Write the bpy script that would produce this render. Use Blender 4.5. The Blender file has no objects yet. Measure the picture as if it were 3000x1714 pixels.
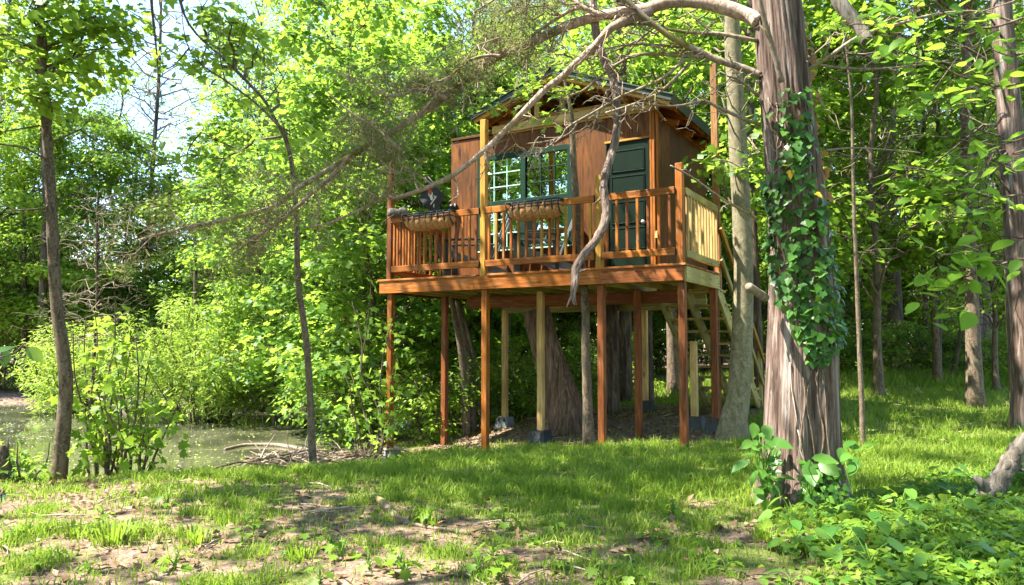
import bpy, bmesh, math, random
import numpy as np
from mathutils import Vector, Matrix

rng = np.random.default_rng(7)
random.seed(7)
SC = bpy.context.scene
COL = SC.collection
R = math.radians
PI = math.pi

# ------------------------------------------------------------------ camera
F_PX, CX, CY, HOR = 2190.0, 1500.0, 857.0, 1010.0      # the photograph's lens and horizon, in its own pixels
PITCH = math.atan((HOR - CY) / F_PX)
EYE = 1.216
cam_d = bpy.data.cameras.new('camera')
cam = bpy.data.objects.new('camera', cam_d)
COL.objects.link(cam)
cam.location = (0, 0, EYE)
cam.rotation_euler = (PI / 2 + PITCH, 0, 0)
cam_d.sensor_width = 36
cam_d.lens = 36 * F_PX / 3000
cam_d.clip_start = 0.05
cam_d.clip_end = 600
SC.camera = cam

# ------------------------------------------------------------------ world, sun, exposure
SUN_AZ = (-1.0, -0.12)          # horizontal direction towards the sun
SUN_EL = R(57)
w = bpy.data.worlds.new('World')
SC.world = w
w.use_nodes = True
wn = w.node_tree
sky = wn.nodes.new('ShaderNodeTexSky')
sky.sky_type = 'NISHITA'
sky.sun_disc = False
sky.sun_elevation = SUN_EL
sky.sun_rotation = math.atan2(SUN_AZ[0], SUN_AZ[1]) % (2 * PI)
sky.air_density = 1.0
sky.dust_density = 0.3
sky.ozone_density = 2.0
bg = wn.nodes['Background']
bg.inputs['Strength'].default_value = 0.125
wn.links.new(sky.outputs[0], bg.inputs['Color'])
sd = bpy.data.lights.new('sun', 'SUN')
sd.energy = 4.9
sd.angle = R(0.53)
sd.color = (1.0, 0.94, 0.82)
sun = bpy.data.objects.new('sun', sd)
COL.objects.link(sun)
_s = Vector((SUN_AZ[0], SUN_AZ[1], 0)).normalized() * math.cos(SUN_EL) + Vector((0, 0, math.sin(SUN_EL)))
sun.rotation_euler = _s.to_track_quat('Z', 'Y').to_euler()
sun.location = (-20, 0, 40)
vs = SC.view_settings
vs.view_transform = 'Standard'
vs.look = 'None'
vs.gamma = 1
vs.use_curve_mapping = False
vs.exposure = 2.42
SC.render.engine = 'CYCLES'
SC.cycles.max_bounces = 10
SC.cycles.diffuse_bounces = 6
SC.cycles.transparent_max_bounces = 8
SC.cycles.sample_clamp_indirect = 8
SC.cycles.use_denoising = True

# ------------------------------------------------------------------ measuring helpers
KV = 3000.0 / 2548.0                                    # readings were taken on a 2548 px wide view of the photograph


def px_ray(x, y):
    cx, cz = (x * KV - CX) / F_PX, -(y * KV - CY) / F_PX
    return np.array([cx, math.cos(PITCH) - cz * math.sin(PITCH), math.sin(PITCH) + cz * math.cos(PITCH)])


def at(x, y, dist):
    """the point of the place seen at view pixel (x, y), `dist` metres in front of the camera"""
    r = px_ray(x, y)
    return np.array([0, 0, EYE]) + r * (dist / r[1])


def vnoise(x, y, seed=0):
    x = np.asarray(x, float); y = np.asarray(y, float)
    g = np.random.default_rng(seed).random((64, 64))
    xi, yi = np.floor(x).astype(int), np.floor(y).astype(int)
    fx, fy = x - xi, y - yi
    fx, fy = fx * fx * (3 - 2 * fx), fy * fy * (3 - 2 * fy)
    a, b = g[xi % 64, yi % 64], g[(xi + 1) % 64, yi % 64]
    c, d = g[xi % 64, (yi + 1) % 64], g[(xi + 1) % 64, (yi + 1) % 64]
    return (a * (1 - fx) + b * fx) * (1 - fy) + (c * (1 - fx) + d * fx) * fy


def fbm(x, y, seed=0, o=3):
    s, a, t = 0, 1.0, 0
    for k in range(o):
        s = s + a * vnoise(x * 2 ** k, y * 2 ** k, seed + k); t += a; a *= 0.5
    return s / t


def sstep(a, b, x):
    t = np.clip((np.asarray(x, float) - a) / (b - a), 0, 1)
    return t * t * (3 - 2 * t)


# ------------------------------------------------------------------ terrain
WATER_Z = -0.72
_CP = np.array([
    (0, 3, 0), (-3, 3.5, 0), (3, 3.5, .02), (-6, 4, -.02), (6, 4, .05), (0, 6, 0), (-2.5, 6.2, -.02), (-5, 6.5, -.08), (2.36, 5.9, 0), (2.07, 9, -.03), (1.15, 9.55, -.11),
    (-.4, 10.45, -.27), (-1.86, 11.3, -.50), (-1.1, 11.94, -.38), (1.75, 10.46, -.09), (2.7, 10.15, .05), (.8, 12, -.06),
    (-2.3, 8.8, -.27), (-5.2, 8.7, -.34), (-8, 8.5, -.38), (-3.8, 9.3, -.40), (-6.5, 9.6, -.5), (-3.2, 7.6, -.12), (0, 8.2, -.03), (2.9, 10, .02), (4.16, 9, 0), (9.1, 18.5, .62), (5, 18, .42), (6, 12, .18),
    (12, 12, .25), (4.1, 12.4, .2), (0, 20, -.15), (-1.5, 15, -.45), (-20, 28, -.5), (-8, 28, -.5), (4, 28, .3), (14, 28, .7), (30, 28, .8),
    (25, 14, .4), (12, 4, .1), (-14, 6, -.2), (-14, 0, 0), (14, -4, 0), (0, -6, 0), (-30, 18, -.4), (-30, 45, -.4), (0, 45, .2), (30, 45, .9),
    (-30, -20, 0), (30, -20, 0), (0, -30, 0)], float)


def _tps_fit(P):
    n = len(P)
    d = np.linalg.norm(P[:, None, :2] - P[None, :, :2], axis=2)
    K = np.where(d > 0, d * d * np.log(np.maximum(d, 1e-9)), 0) + np.eye(n) * 0.06
    A = np.zeros((n + 3, n + 3)); A[:n, :n] = K
    A[:n, n] = 1; A[:n, n + 1:] = P[:, :2]; A[n, :n] = 1; A[n + 1:, :n] = P[:, :2].T
    return np.linalg.solve(A, np.concatenate([P[:, 2], [0, 0, 0]]))


_TW = _tps_fit(_CP)


def pond_d(x, y):
    return (np.abs((x + 11.0) / 9.3) ** 3 + np.abs((y - 17.6) / 7.6) ** 3) ** (1 / 3) + 0.05 * (vnoise(x * .7, y * .7, 91) - .5)


def terrain(x, y):
    x = np.atleast_1d(np.asarray(x, float)); y = np.atleast_1d(np.asarray(y, float))
    xs, ys = np.clip(x, -30, 30), np.clip(y, -25, 45)
    n = len(_CP)
    z = np.full(x.shape, _TW[n]) + _TW[n + 1] * xs + _TW[n + 2] * ys
    for i in range(n):
        d2 = (xs - _CP[i, 0]) ** 2 + (ys - _CP[i, 1]) ** 2
        z = z + _TW[i] * 0.5 * d2 * np.log(np.maximum(d2, 1e-12))
    m = sstep(1.03, 0.90, pond_d(x, y))
    z = z * (1 - m) + (-1.15) * m
    z = z + 0.05 * (fbm(x * .8, y * .8, 3) - .5) + 0.02 * (vnoise(x * 4, y * 4, 5) - .5)
    return z


def gz(x, y):
    return float(terrain(x, y)[0])


def grass_density(x, y):
    n = fbm(x * 1.3, y * 1.9, 21)
    n2 = fbm(x * 2.6, y * 3.8, 27)
    lawn = sstep(4.9, 8.0, y + 0.55 * x + 3.6 * (n - .5))
    d = np.clip(lawn * 1.0 + .50 * sstep(.50, .68, n2) * (1.1 - lawn) + .20, 0.05, 1)
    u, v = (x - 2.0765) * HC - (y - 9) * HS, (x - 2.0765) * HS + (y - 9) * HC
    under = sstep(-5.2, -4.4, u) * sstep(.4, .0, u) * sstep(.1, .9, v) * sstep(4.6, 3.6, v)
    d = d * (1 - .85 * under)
    bank = sstep(-1.2, -2.6, x) * sstep(9.2, 10.2, y)
    d = d * (1 - .8 * bank)
    d = d * sstep(1.0, 1.1, pond_d(x, y))
    thick = sstep(16.5, 19, y)
    return d * (1 - .8 * thick)


PHI = R(30.3)
HC, HS = math.cos(PHI), math.sin(PHI)
HX, HY = 2.0765, 9.0


def house_pt(u, v, z):
    return (HX + u * HC + v * HS, HY - u * HS + v * HC, z)


# ------------------------------------------------------------------ mesh helpers
class Acc:
    """collects vertices, polygons and a per-vertex tint"""

    def __init__(s):
        s.v, s.q, s.t, s.a, s.n = [], [], [], [], 0

    def add(s, v, quads=None, tris=None, tint=0.5):
        v = np.asarray(v, float).reshape(-1, 3)
        s.v.append(v)
        if quads is not None and len(quads): s.q.append(np.asarray(quads, np.int64) + s.n)
        if tris is not None and len(tris): s.t.append(np.asarray(tris, np.int64) + s.n)
        s.a.append(np.broadcast_to(np.asarray(tint, float), (len(v),)))
        s.n += len(v)

    def mesh(s, name, mats, smooth=False):
        me = bpy.data.meshes.new(name)
        V = np.concatenate(s.v) if s.v else np.zeros((0, 3))
        Q = np.concatenate(s.q) if s.q else np.zeros((0, 4), np.int64)
        T = np.concatenate(s.t) if s.t else np.zeros((0, 3), np.int64)
        me.vertices.add(len(V)); me.vertices.foreach_set('co', V.astype(np.float32).ravel())
        me.loops.add(len(Q) * 4 + len(T) * 3)
        me.loops.foreach_set('vertex_index', np.concatenate([Q.ravel(), T.ravel()]).astype(np.int32))
        me.polygons.add(len(Q) + len(T))
        st = np.concatenate([np.arange(len(Q)) * 4, len(Q) * 4 + np.arange(len(T)) * 3]).astype(np.int32)
        me.polygons.foreach_set('loop_start', st)
        if smooth:
            me.polygons.foreach_set('use_smooth', np.ones(len(Q) + len(T), bool))
        at_ = me.attributes.new('tint', 'FLOAT', 'POINT')
        at_.data.foreach_set('value', np.concatenate(s.a).astype(np.float32))
        for m in (mats if isinstance(mats, (list, tuple)) else [mats]):
            me.materials.append(m)
        me.update(calc_edges=True)
        return me


def link(name, me, parent=None, loc=(0, 0, 0), rot=(0, 0, 0), scale=None):
    o = bpy.data.objects.new(name, me)
    COL.objects.link(o)
    o.location = loc
    o.rotation_euler = rot
    if scale is not None: o.scale = scale if hasattr(scale, '__len__') else (scale,) * 3
    if parent is not None: o.parent = parent
    return o


def tag(o, label, cat, group=None, kind=None):
    o['label'] = label; o['category'] = cat
    if group: o['group'] = group
    if kind: o['kind'] = kind
    return o


def thing(name, label, cat, loc=(0, 0, 0), rotz=0, group=None, scale=None):
    return tag(link(name, None, None, loc, (0, 0, rotz), scale), label, cat, group)


def copy_tree(o, parent=None):
    c = o.copy(); COL.objects.link(c)
    if parent is not None: c.parent = parent
    for ch in o.children: copy_tree(ch, c)
    return c


def smooth_path(P, k=4):
    P = np.asarray(P, float)
    if len(P) < 3: return P
    out = []
    for i in range(len(P) - 1):
        p0, p1, p2, p3 = P[max(i - 1, 0)], P[i], P[i + 1], P[min(i + 2, len(P) - 1)]
        for t in np.arange(k) / k:
            out.append(.5 * ((2 * p1) + (-p0 + p2) * t + (2 * p0 - 5 * p1 + 4 * p2 - p3) * t * t + (-p0 + 3 * p1 - 3 * p2 + p3) * t ** 3))
    out.append(P[-1])
    return np.array(out)


def tube(acc, P, rad, n=6, tint=.5, lump=0.0, cap=True, r=None):
    P = np.asarray(P, float); m = len(P)
    rad = np.broadcast_to(np.asarray(rad, float), (m,))
    T = np.gradient(P, axis=0); T /= np.maximum(np.linalg.norm(T, axis=1, keepdims=True), 1e-9)
    ref = np.array([0, 0, 1.0]) if abs(T[:, 2]).mean() < .8 else np.array([1.0, 0, 0])
    A = np.cross(T, ref); A /= np.maximum(np.linalg.norm(A, axis=1, keepdims=True), 1e-9)
    B = np.cross(T, A)
    th = np.arange(n) * 2 * PI / n
    rr = np.repeat(rad[:, None], n, 1)
    if lump:
        rr = rr * (1 + lump * ((r or rng).random((m, n)) - .5))
    V = P[:, None, :] + rr[..., None] * (np.cos(th)[None, :, None] * A[:, None, :] + np.sin(th)[None, :, None] * B[:, None, :])
    i = np.arange(m - 1)[:, None] * n; j = np.arange(n)[None, :]; j2 = (j + 1) % n
    Q = np.stack([i + j, i + n + j, i + n + j2, i + j2], -1).reshape(-1, 4)
    V = V.reshape(-1, 3)
    tr = []
    if cap:
        V = np.concatenate([V, P[:1], P[-1:]])
        for k in range(n):
            tr.append((k, (k + 1) % n, m * n)); tr.append(((m - 1) * n + (k + 1) % n, (m - 1) * n + k, m * n + 1))
    acc.add(V, Q, tr, tint)


# leaf outlines: base at the origin, tip at +y, lying in xy, slightly folded
def _fan(outline, fold=.18, curl=.12):
    o = np.array(outline, float)
    ctr = np.array([[0, .42]])
    p = np.concatenate([ctr, o])
    z = -fold * np.abs(p[:, 0]) * -1 - curl * p[:, 1] ** 2
    v = np.column_stack([p, z])
    k = len(o)
    return v, np.array([(0, i + 1, (i + 1) % k + 1) for i in range(k)])


LEAF_KITE = (np.array([(0, 0, 0), (.30, .42, .07), (0, 1, -.08), (-.30, .42, .07)]), np.array([(0, 1, 2), (0, 2, 3)]))
LEAF_SLIM = (np.array([(0, 0, 0), (.13, .4, .03), (0, 1, -.1), (-.13, .4, .03)]), np.array([(0, 1, 2), (0, 2, 3)]))
LEAF_OVAL = _fan([(0, 0), (.20, .12), (.33, .36), (.27, .66), (.10, .90), (0, 1.02), (-.10, .90), (-.27, .66), (-.33, .36), (-.20, .12)])
LEAF_OVATE = _fan([(0, .02), (.22, 0), (.38, .20), (.36, .45), (.18, .78), (0, 1.05), (-.18, .78), (-.36, .45), (-.38, .20), (-.22, 0)])
LEAF_MAPLE = _fan([(0, 0), (.20, -.06), (.50, .12), (.34, .26), (.58, .58), (.24, .54), (.16, .70), (0, 1.0), (-.16, .70), (-.24, .54), (-.58, .58), (-.34, .26), (-.50, .12), (-.20, -.06)], .15)
LEAF_MAPLE_S = (np.array([(0, 0, 0), (.45, .1, .05), (.22, .34, .02), (.5, .62, .0), (0, 1, -.12), (-.5, .62, 0), (-.22, .34, .02), (-.45, .1, .05)]),
                np.array([(0, 1, 2), (0, 2, 6), (0, 6, 7), (2, 3, 4), (2, 4, 6), (6, 4, 5)]))
LEAF_IVY = _fan([(0, .06), (.18, -.08), (.42, .06), (.52, .22), (.32, .42), (.30, .62), (0, 1.0), (-.30, .62), (-.32, .42), (-.52, .22), (-.42, .06), (-.18, -.08)], .12)
SLIVER = (np.array([(-.06, 0, 0), (.06, 0, 0), (0, 1, 0)]), np.array([(0, 1, 2)]))


def basis(nrm, head):
    nrm = nrm / np.maximum(np.linalg.norm(nrm, axis=1, keepdims=True), 1e-9)
    y = head - nrm * (head * nrm).sum(1, keepdims=True)
    y /= np.maximum(np.linalg.norm(y, axis=1, keepdims=True), 1e-9)
    x = np.cross(y, nrm)
    return np.stack([x, y, nrm], 2)                      # columns


def leaves(acc, tmpl, pos, nrm, head, size, tint=None, r=None):
    tv, tt = tmpl; n = len(pos)
    if n == 0: return
    M = basis(np.asarray(nrm, float), np.asarray(head, float))
    size = np.broadcast_to(np.asarray(size, float), (n,))
    V = np.einsum('nij,kj->nki', M, tv) * size[:, None, None] + np.asarray(pos)[:, None, :]
    k = len(tv)
    T = (tt[None] + (np.arange(n) * k)[:, None, None]).reshape(-1, 3)
    if tint is None: tint = (r or rng).random(n)
    acc.add(V.reshape(-1, 3), None, T, np.repeat(np.broadcast_to(tint, (n,)), k))


def rvec(n, r=None):
    v = (r or rng).normal(size=(n, 3))
    return v / np.linalg.norm(v, axis=1, keepdims=True)


def leaf_cloud(acc, centre, rad, n, tmpl, size, r, up=.8, droop=.35, flat=.55, tint_base=.5, tint_var=.35):
    """a clump of leaves: denser towards its shell, leaves tilted outwards and drooping"""
    d = rvec(n, r)
    rr = (r.random(n) ** .45)
    pos = np.asarray(centre) + d * rr[:, None] * np.array([rad, rad, rad * flat])
    nrm = np.array([0, 0, up]) + d * .35 + r.normal(size=(n, 3)) * .38
    h = d + r.normal(size=(n, 3)) * .5
    h[:, 2] = h[:, 2] * .4 - droop
    leaves(acc, tmpl, pos, nrm, h, size * (.65 + .7 * r.random(n)), np.clip(tint_base + tint_var * (r.random(n) - .5) * 2, 0, 1))


# ------------------------------------------------------------------ materials
def new_mat(name):
    m = bpy.data.materials.new(name); m.use_nodes = True
    nt = m.node_tree
    b = nt.nodes['Principled BSDF']
    return m, nt, b


def N(nt, typ, **kw):
    n = nt.nodes.new(typ)
    for k, v in kw.items():
        if hasattr(n, k): setattr(n, k, v)
        else: n.inputs[k].default_value = v
    return n


def ramp(nt, fac, stops):
    r = nt.nodes.new('ShaderNodeValToRGB')
    e = r.color_ramp.elements
    while len(e) > 1: e.remove(e[-1])
    e[0].position, e[0].color = stops[0][0], (*stops[0][1], 1)
    for p, c in stops[1:]:
        x = e.new(p); x.color = (*c, 1)
    nt.links.new(fac, r.inputs[0])
    return r.outputs[0]


def mixc(nt, fac, a, b, mode='MIX'):
    m = nt.nodes.new('ShaderNodeMix'); m.data_type = 'RGBA'; m.blend_type = mode
    if isinstance(fac, (int, float)): m.inputs[0].default_value = fac
    else: nt.links.new(fac, m.inputs[0])
    for s, i in ((a, 6), (b, 7)):
        if isinstance(s, tuple): m.inputs[i].default_value = (*s, 1)
        else: nt.links.new(s, m.inputs[i])
    return m.outputs[2]


def math_n(nt, op, a, b=None):
    m = nt.nodes.new('ShaderNodeMath'); m.operation = op
    for s, i in ((a, 0), (b, 1)):
        if s is None: continue
        if isinstance(s, (int, float)): m.inputs[i].default_value = s
        else: nt.links.new(s, m.inputs[i])
    return m.outputs[0]


def leaf_mat(name, c0, c1, c2, trans=(.40, .58, .06), tfac=.54, rough=.45, spec=.20):
    """c0..c2: leaf colours from deep to young; tint picks within, each object shifts a little"""
    m, nt, b = new_mat(name)
    a = N(nt, 'ShaderNodeAttribute'); a.attribute_name = 'tint'
    oi = nt.nodes.new('ShaderNodeObjectInfo')
    t = math_n(nt, 'ADD', a.outputs['Fac'], math_n(nt, 'MULTIPLY', math_n(nt, 'SUBTRACT', oi.outputs['Random'], .5), .5))
    c = ramp(nt, t, [(0.0, c0), (.5, c1), (1.0, c2)])
    nt.links.new(c, b.inputs['Base Color'])
    b.inputs['Roughness'].default_value = rough
    b.inputs['Specular IOR Level'].default_value = spec
    tr = nt.nodes.new('ShaderNodeBsdfTranslucent')
    tc = mixc(nt, .62, c, trans)
    nt.links.new(tc, tr.inputs['Color'])
    mx = nt.nodes.new('ShaderNodeMixShader'); mx.inputs[0].default_value = tfac
    nt.links.new(b.outputs[0], mx.inputs[1]); nt.links.new(tr.outputs[0], mx.inputs[2])
    nt.links.new(mx.outputs[0], nt.nodes['Material Output'].inputs['Surface'])
    return m


def wood_mat(name, light, dark, knots=True, rough=.55, grain=1.0, random_amt=.5, bleach=None):
    """boards: grain runs along the object's local x"""
    m, nt, b = new_mat(name)
    tc = nt.nodes.new('ShaderNodeTexCoord')
    oi = nt.nodes.new('ShaderNodeObjectInfo')
    off = nt.nodes.new('ShaderNodeVectorMath'); off.operation = 'MULTIPLY_ADD'
    cmb = nt.nodes.new('ShaderNodeCombineXYZ')
    for i, k in enumerate((17.3, 9.1, 13.7)):
        nt.links.new(math_n(nt, 'MULTIPLY', oi.outputs['Random'], k), cmb.inputs[i])
    off.inputs[1].default_value = (1, 1, 1)
    nt.links.new(tc.outputs['Object'], off.inputs[0]); nt.links.new(cmb.outputs[0], off.inputs[2])
    mp = nt.nodes.new('ShaderNodeMapping'); mp.inputs['Scale'].default_value = (.9, 11 * grain, 11 * grain)
    nt.links.new(off.outputs[0], mp.inputs[0])
    wv = N(nt, 'ShaderNodeTexNoise'); wv.inputs['Scale'].default_value = 2.2; wv.inputs['Detail'].default_value = 7; wv.inputs['Distortion'].default_value = 1.6
    nt.links.new(mp.outputs[0], wv.inputs['Vector'])
    mp2 = nt.nodes.new('ShaderNodeMapping'); mp2.inputs['Scale'].default_value = (1.5, 60, 60)
    nt.links.new(off.outputs[0], mp2.inputs[0])
    fine = N(nt, 'ShaderNodeTexNoise'); fine.inputs['Scale'].default_value = 2.0; fine.inputs['Detail'].default_value = 4
    nt.links.new(mp2.outputs[0], fine.inputs['Vector'])
    g = math_n(nt, 'ADD', math_n(nt, 'MULTIPLY', wv.outputs[0], .72), math_n(nt, 'MULTIPLY', fine.outputs[0], .28))
    c = ramp(nt, g, [(.38, dark), (.50, light), (.61, tuple(min(1, x * 1.3) for x in light))])
    if knots:
        mp3 = nt.nodes.new('ShaderNodeMapping'); mp3.inputs['Scale'].default_value = (2.1, 7, 7)
        nt.links.new(off.outputs[0], mp3.inputs[0])
        vo = N(nt, 'ShaderNodeTexVoronoi'); vo.inputs['Scale'].default_value = 1.0
        nt.links.new(mp3.outputs[0], vo.inputs['Vector'])
        k = ramp(nt, vo.outputs['Distance'], [(.05, (1, 1, 1)), (.15, (0, 0, 0))])
        c = mixc(nt, k, c, tuple(x * .35 for x in dark))
    # blotchy stain, different on every board
    bl = N(nt, 'ShaderNodeTexNoise'); bl.inputs['Scale'].default_value = 1.7; bl.inputs['Detail'].default_value = 3
    nt.links.new(off.outputs[0], bl.inputs['Vector'])
    c = mixc(nt, ramp(nt, bl.outputs[0], [(.35, (.0, .0, .0)), (.66, (.8, .8, .8))]), c, tuple(x * .5 for x in light), 'MIX')
    hv = nt.nodes.new('ShaderNodeHueSaturation')
    nt.links.new(math_n(nt, 'ADD', .82, math_n(nt, 'MULTIPLY', oi.outputs['Random'], random_amt * .7)), hv.inputs['Value'])
    nt.links.new(c, hv.inputs['Color'])
    c = hv.outputs[0]
    if bleach:
        n2 = N(nt, 'ShaderNodeTexNoise'); n2.inputs['Scale'].default_value = 5; n2.inputs['Detail'].default_value = 5
        nt.links.new(mp.outputs[0], n2.inputs['Vector'])
        c = mixc(nt, ramp(nt, n2.outputs[0], [(.56, (0, 0, 0)), (.72, (.75, .75, .75))]), c, bleach)
    nt.links.new(c, b.inputs['Base Color'])
    b.inputs['Roughness'].default_value = rough
    b.inputs['Specular IOR Level'].default_value = .18
    bp = nt.nodes.new('ShaderNodeBump'); bp.inputs['Strength'].default_value = .35; bp.inputs['Distance'].default_value = .004
    nt.links.new(g, bp.inputs['Height']); nt.links.new(bp.outputs[0], b.inputs['Normal'])
    return m


def bark_mat(name, a, b_, c_, scale=1.0, stretch=.16, moss=None, bump=.02, lichen=None, streak=None):
    m, nt, b = new_mat(name)
    tc = nt.nodes.new('ShaderNodeTexCoord')
    mp = nt.nodes.new('ShaderNodeMapping'); mp.inputs['Scale'].default_value = (16 * scale, 16 * scale, 16 * scale * stretch)
    nt.links.new(tc.outputs['Object'], mp.inputs[0])
    n1 = N(nt, 'ShaderNodeTexNoise'); n1.inputs['Scale'].default_value = 1.2; n1.inputs['Detail'].default_value = 8; n1.inputs['Roughness'].default_value = .65; n1.inputs['Distortion'].default_value = .8
    nt.links.new(mp.outputs[0], n1.inputs['Vector'])
    n2 = N(nt, 'ShaderNodeTexNoise'); n2.inputs['Scale'].default_value = 1.1; n2.inputs['Detail'].default_value = 3
    nt.links.new(tc.outputs['Object'], n2.inputs['Vector'])
    c = ramp(nt, n1.outputs[0], [(.34, a), (.5, b_), (.66, c_)])
    c = mixc(nt, ramp(nt, n2.outputs[0], [(.42, (0, 0, 0)), (.66, (.6, .6, .6))]), c, tuple((x + y) / 2.6 for x, y in zip(a, b_)))
    if lichen:
        n3 = N(nt, 'ShaderNodeTexNoise'); n3.inputs['Scale'].default_value = 34; n3.inputs['Detail'].default_value = 4
        nt.links.new(tc.outputs['Object'], n3.inputs['Vector'])
        c = mixc(nt, ramp(nt, n3.outputs[0], [(.52, (0, 0, 0)), (.60, (.8, .8, .8))]), c, lichen)
    if streak:
        mp5 = nt.nodes.new('ShaderNodeMapping'); mp5.inputs['Scale'].default_value = (9, 9, 1.1)
        nt.links.new(tc.outputs['Object'], mp5.inputs[0])
        n5 = N(nt, 'ShaderNodeTexNoise'); n5.inputs['Scale'].default_value = 1.0; n5.inputs['Detail'].default_value = 9; n5.inputs['Roughness'].default_value = .7
        nt.links.new(mp5.outputs[0], n5.inputs['Vector'])
        c = mixc(nt, ramp(nt, n5.outputs[0], [(.57, (0, 0, 0)), (.64, (.7, .7, .7))]), c, streak)
    if moss:
        n4 = N(nt, 'ShaderNodeTexNoise'); n4.inputs['Scale'].default_value = 2.6; n4.inputs['Detail'].default_value = 5
        nt.links.new(tc.outputs['Object'], n4.inputs['Vector'])
        c = mixc(nt, ramp(nt, n4.outputs[0], [(.56, (0, 0, 0)), (.66, (.85, .85, .85))]), c, moss)
    nt.links.new(c, b.inputs['Base Color'])
    b.inputs['Roughness'].default_value = .85
    b.inputs['Specular IOR Level'].default_value = .2
    bp = nt.nodes.new('ShaderNodeBump'); bp.inputs['Strength'].default_value = .8; bp.inputs['Distance'].default_value = bump
    nt.links.new(n1.outputs[0], bp.inputs['Height']); nt.links.new(bp.outputs[0], b.inputs['Normal'])
    return m


def plain_mat(name, col, rough=.5, metal=0.0, var=.12, scale=12, bump=0.0, spec=.4):
    m, nt, b = new_mat(name)
    tc = nt.nodes.new('ShaderNodeTexCoord')
    n = N(nt, 'ShaderNodeTexNoise'); n.inputs['Scale'].default_value = scale; n.inputs['Detail'].default_value = 5
    nt.links.new(tc.outputs['Object'], n.inputs['Vector'])
    c = ramp(nt, n.outputs[0], [(.3, tuple(x * (1 - var) for x in col)), (.7, tuple(min(1, x * (1 + var)) for x in col))])
    nt.links.new(c, b.inputs['Base Color'])
    b.inputs['Roughness'].default_value = rough; b.inputs['Metallic'].default_value = metal
    b.inputs['Specular IOR Level'].default_value = spec
    if bump:
        bp = nt.nodes.new('ShaderNodeBump'); bp.inputs['Strength'].default_value = .7; bp.inputs['Distance'].default_value = bump
        nt.links.new(n.outputs[0], bp.inputs['Height']); nt.links.new(bp.outputs[0], b.inputs['Normal'])
    return m


M = {}
M['stain'] = wood_mat('orange stained timber', (.345, .110, .015), (.165, .045, .006), bleach=(.33, .20, .11))
M['weathered'] = wood_mat('weathered brown timber', (.27, .135, .048), (.13, .058, .020))
M['stain_deep'] = wood_mat('red brown stained timber', (.215, .066, .017), (.095, .027, .008), bleach=(.24, .135, .075))
M['honey'] = wood_mat('honey stained timber', (.41, .215, .036), (.22, .100, .016))
M['pale'] = wood_mat('pale pine timber', (.52, .345, .135), (.33, .20, .07))
M['treated'] = wood_mat('greenish treated pine', (.38, .31, .110), (.21, .165, .055))
M['ply'] = wood_mat('brown stained plywood', (.138, .047, .008), (.028, .009, .0025), knots=False, grain=.55, random_amt=.3)
M['ply_side'] = wood_mat('dull brown plywood', (.135, .052, .011), (.036, .013, .003), knots=False, grain=.55, random_amt=.25)
M['grey_wood'] = wood_mat('weathered grey wood', (.36, .30, .235), (.20, .16, .125), random_amt=.3)
M['green_paint'] = plain_mat('dark green paint', (.0048, .0130, .0080), .42, var=.2, scale=5, spec=.14)
M['frame_paint'] = plain_mat('green window paint', (.0075, .0275, .0165), .45, var=.15, scale=7, spec=.14)
M['mint'] = plain_mat('pale mint glazing bar', (.34, .58, .47), .4)
M['dark_roof'] = plain_mat('dark green roofing', (.020, .034, .028), .5, var=.25, scale=30, bump=.002)
M['shingle'] = plain_mat('weathered roof shingle', (.085, .082, .068), .9, var=.4, scale=60, bump=.004)
M['black_iron'] = plain_mat('black wire', (.012, .012, .013), .45, spec=.5)
M['plastic'] = plain_mat('black plastic', (.020, .022, .026), .5, var=.3, scale=9, bump=.003)
M['coir'] = plain_mat('coconut fibre', (.40, .20, .085), .95, var=.5, scale=55, bump=.012)
M['chair'] = plain_mat('grey chair slats', (.155, .160, .165), .5, var=.15)
M['chair_dark'] = plain_mat('dark chair frame', (.03, .028, .03), .5)
M['metal'] = plain_mat('galvanised steel', (.45, .45, .44), .4, .8)
M['concrete'] = plain_mat('grey concrete', (.19, .20, .20), .9, var=.2, scale=20, bump=.004)
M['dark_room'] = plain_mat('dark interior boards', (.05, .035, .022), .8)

# glass: reflects the trees in front of the house
m, nt, b = new_mat('window glass')
gl = nt.nodes.new('ShaderNodeBsdfGlossy'); gl.inputs['Roughness'].default_value = .004
tp = nt.nodes.new('ShaderNodeBsdfTransparent'); tp.inputs['Color'].default_value = (.45, .55, .5, 1)
tc = nt.nodes.new('ShaderNodeTexCoord')
nz = N(nt, 'ShaderNodeTexNoise'); nz.inputs['Scale'].default_value = 1.6; nz.inputs['Detail'].default_value = 1
nt.links.new(tc.outputs['Object'], nz.inputs['Vector'])
bp = nt.nodes.new('ShaderNodeBump'); bp.inputs['Strength'].default_value = .12; bp.inputs['Distance'].default_value = .01
nt.links.new(nz.outputs[0], bp.inputs['Height']); nt.links.new(bp.outputs[0], gl.inputs['Normal'])
mx = nt.nodes.new('ShaderNodeMixShader'); mx.inputs[0].default_value = .55
gl.inputs['Color'].default_value = (.80, .92, .84, 1)
nt.links.new(tp.outputs[0], mx.inputs[1]); nt.links.new(gl.outputs[0], mx.inputs[2])
nt.links.new(mx.outputs[0], nt.nodes['Material Output'].inputs['Surface'])
M['glass'] = m

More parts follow.
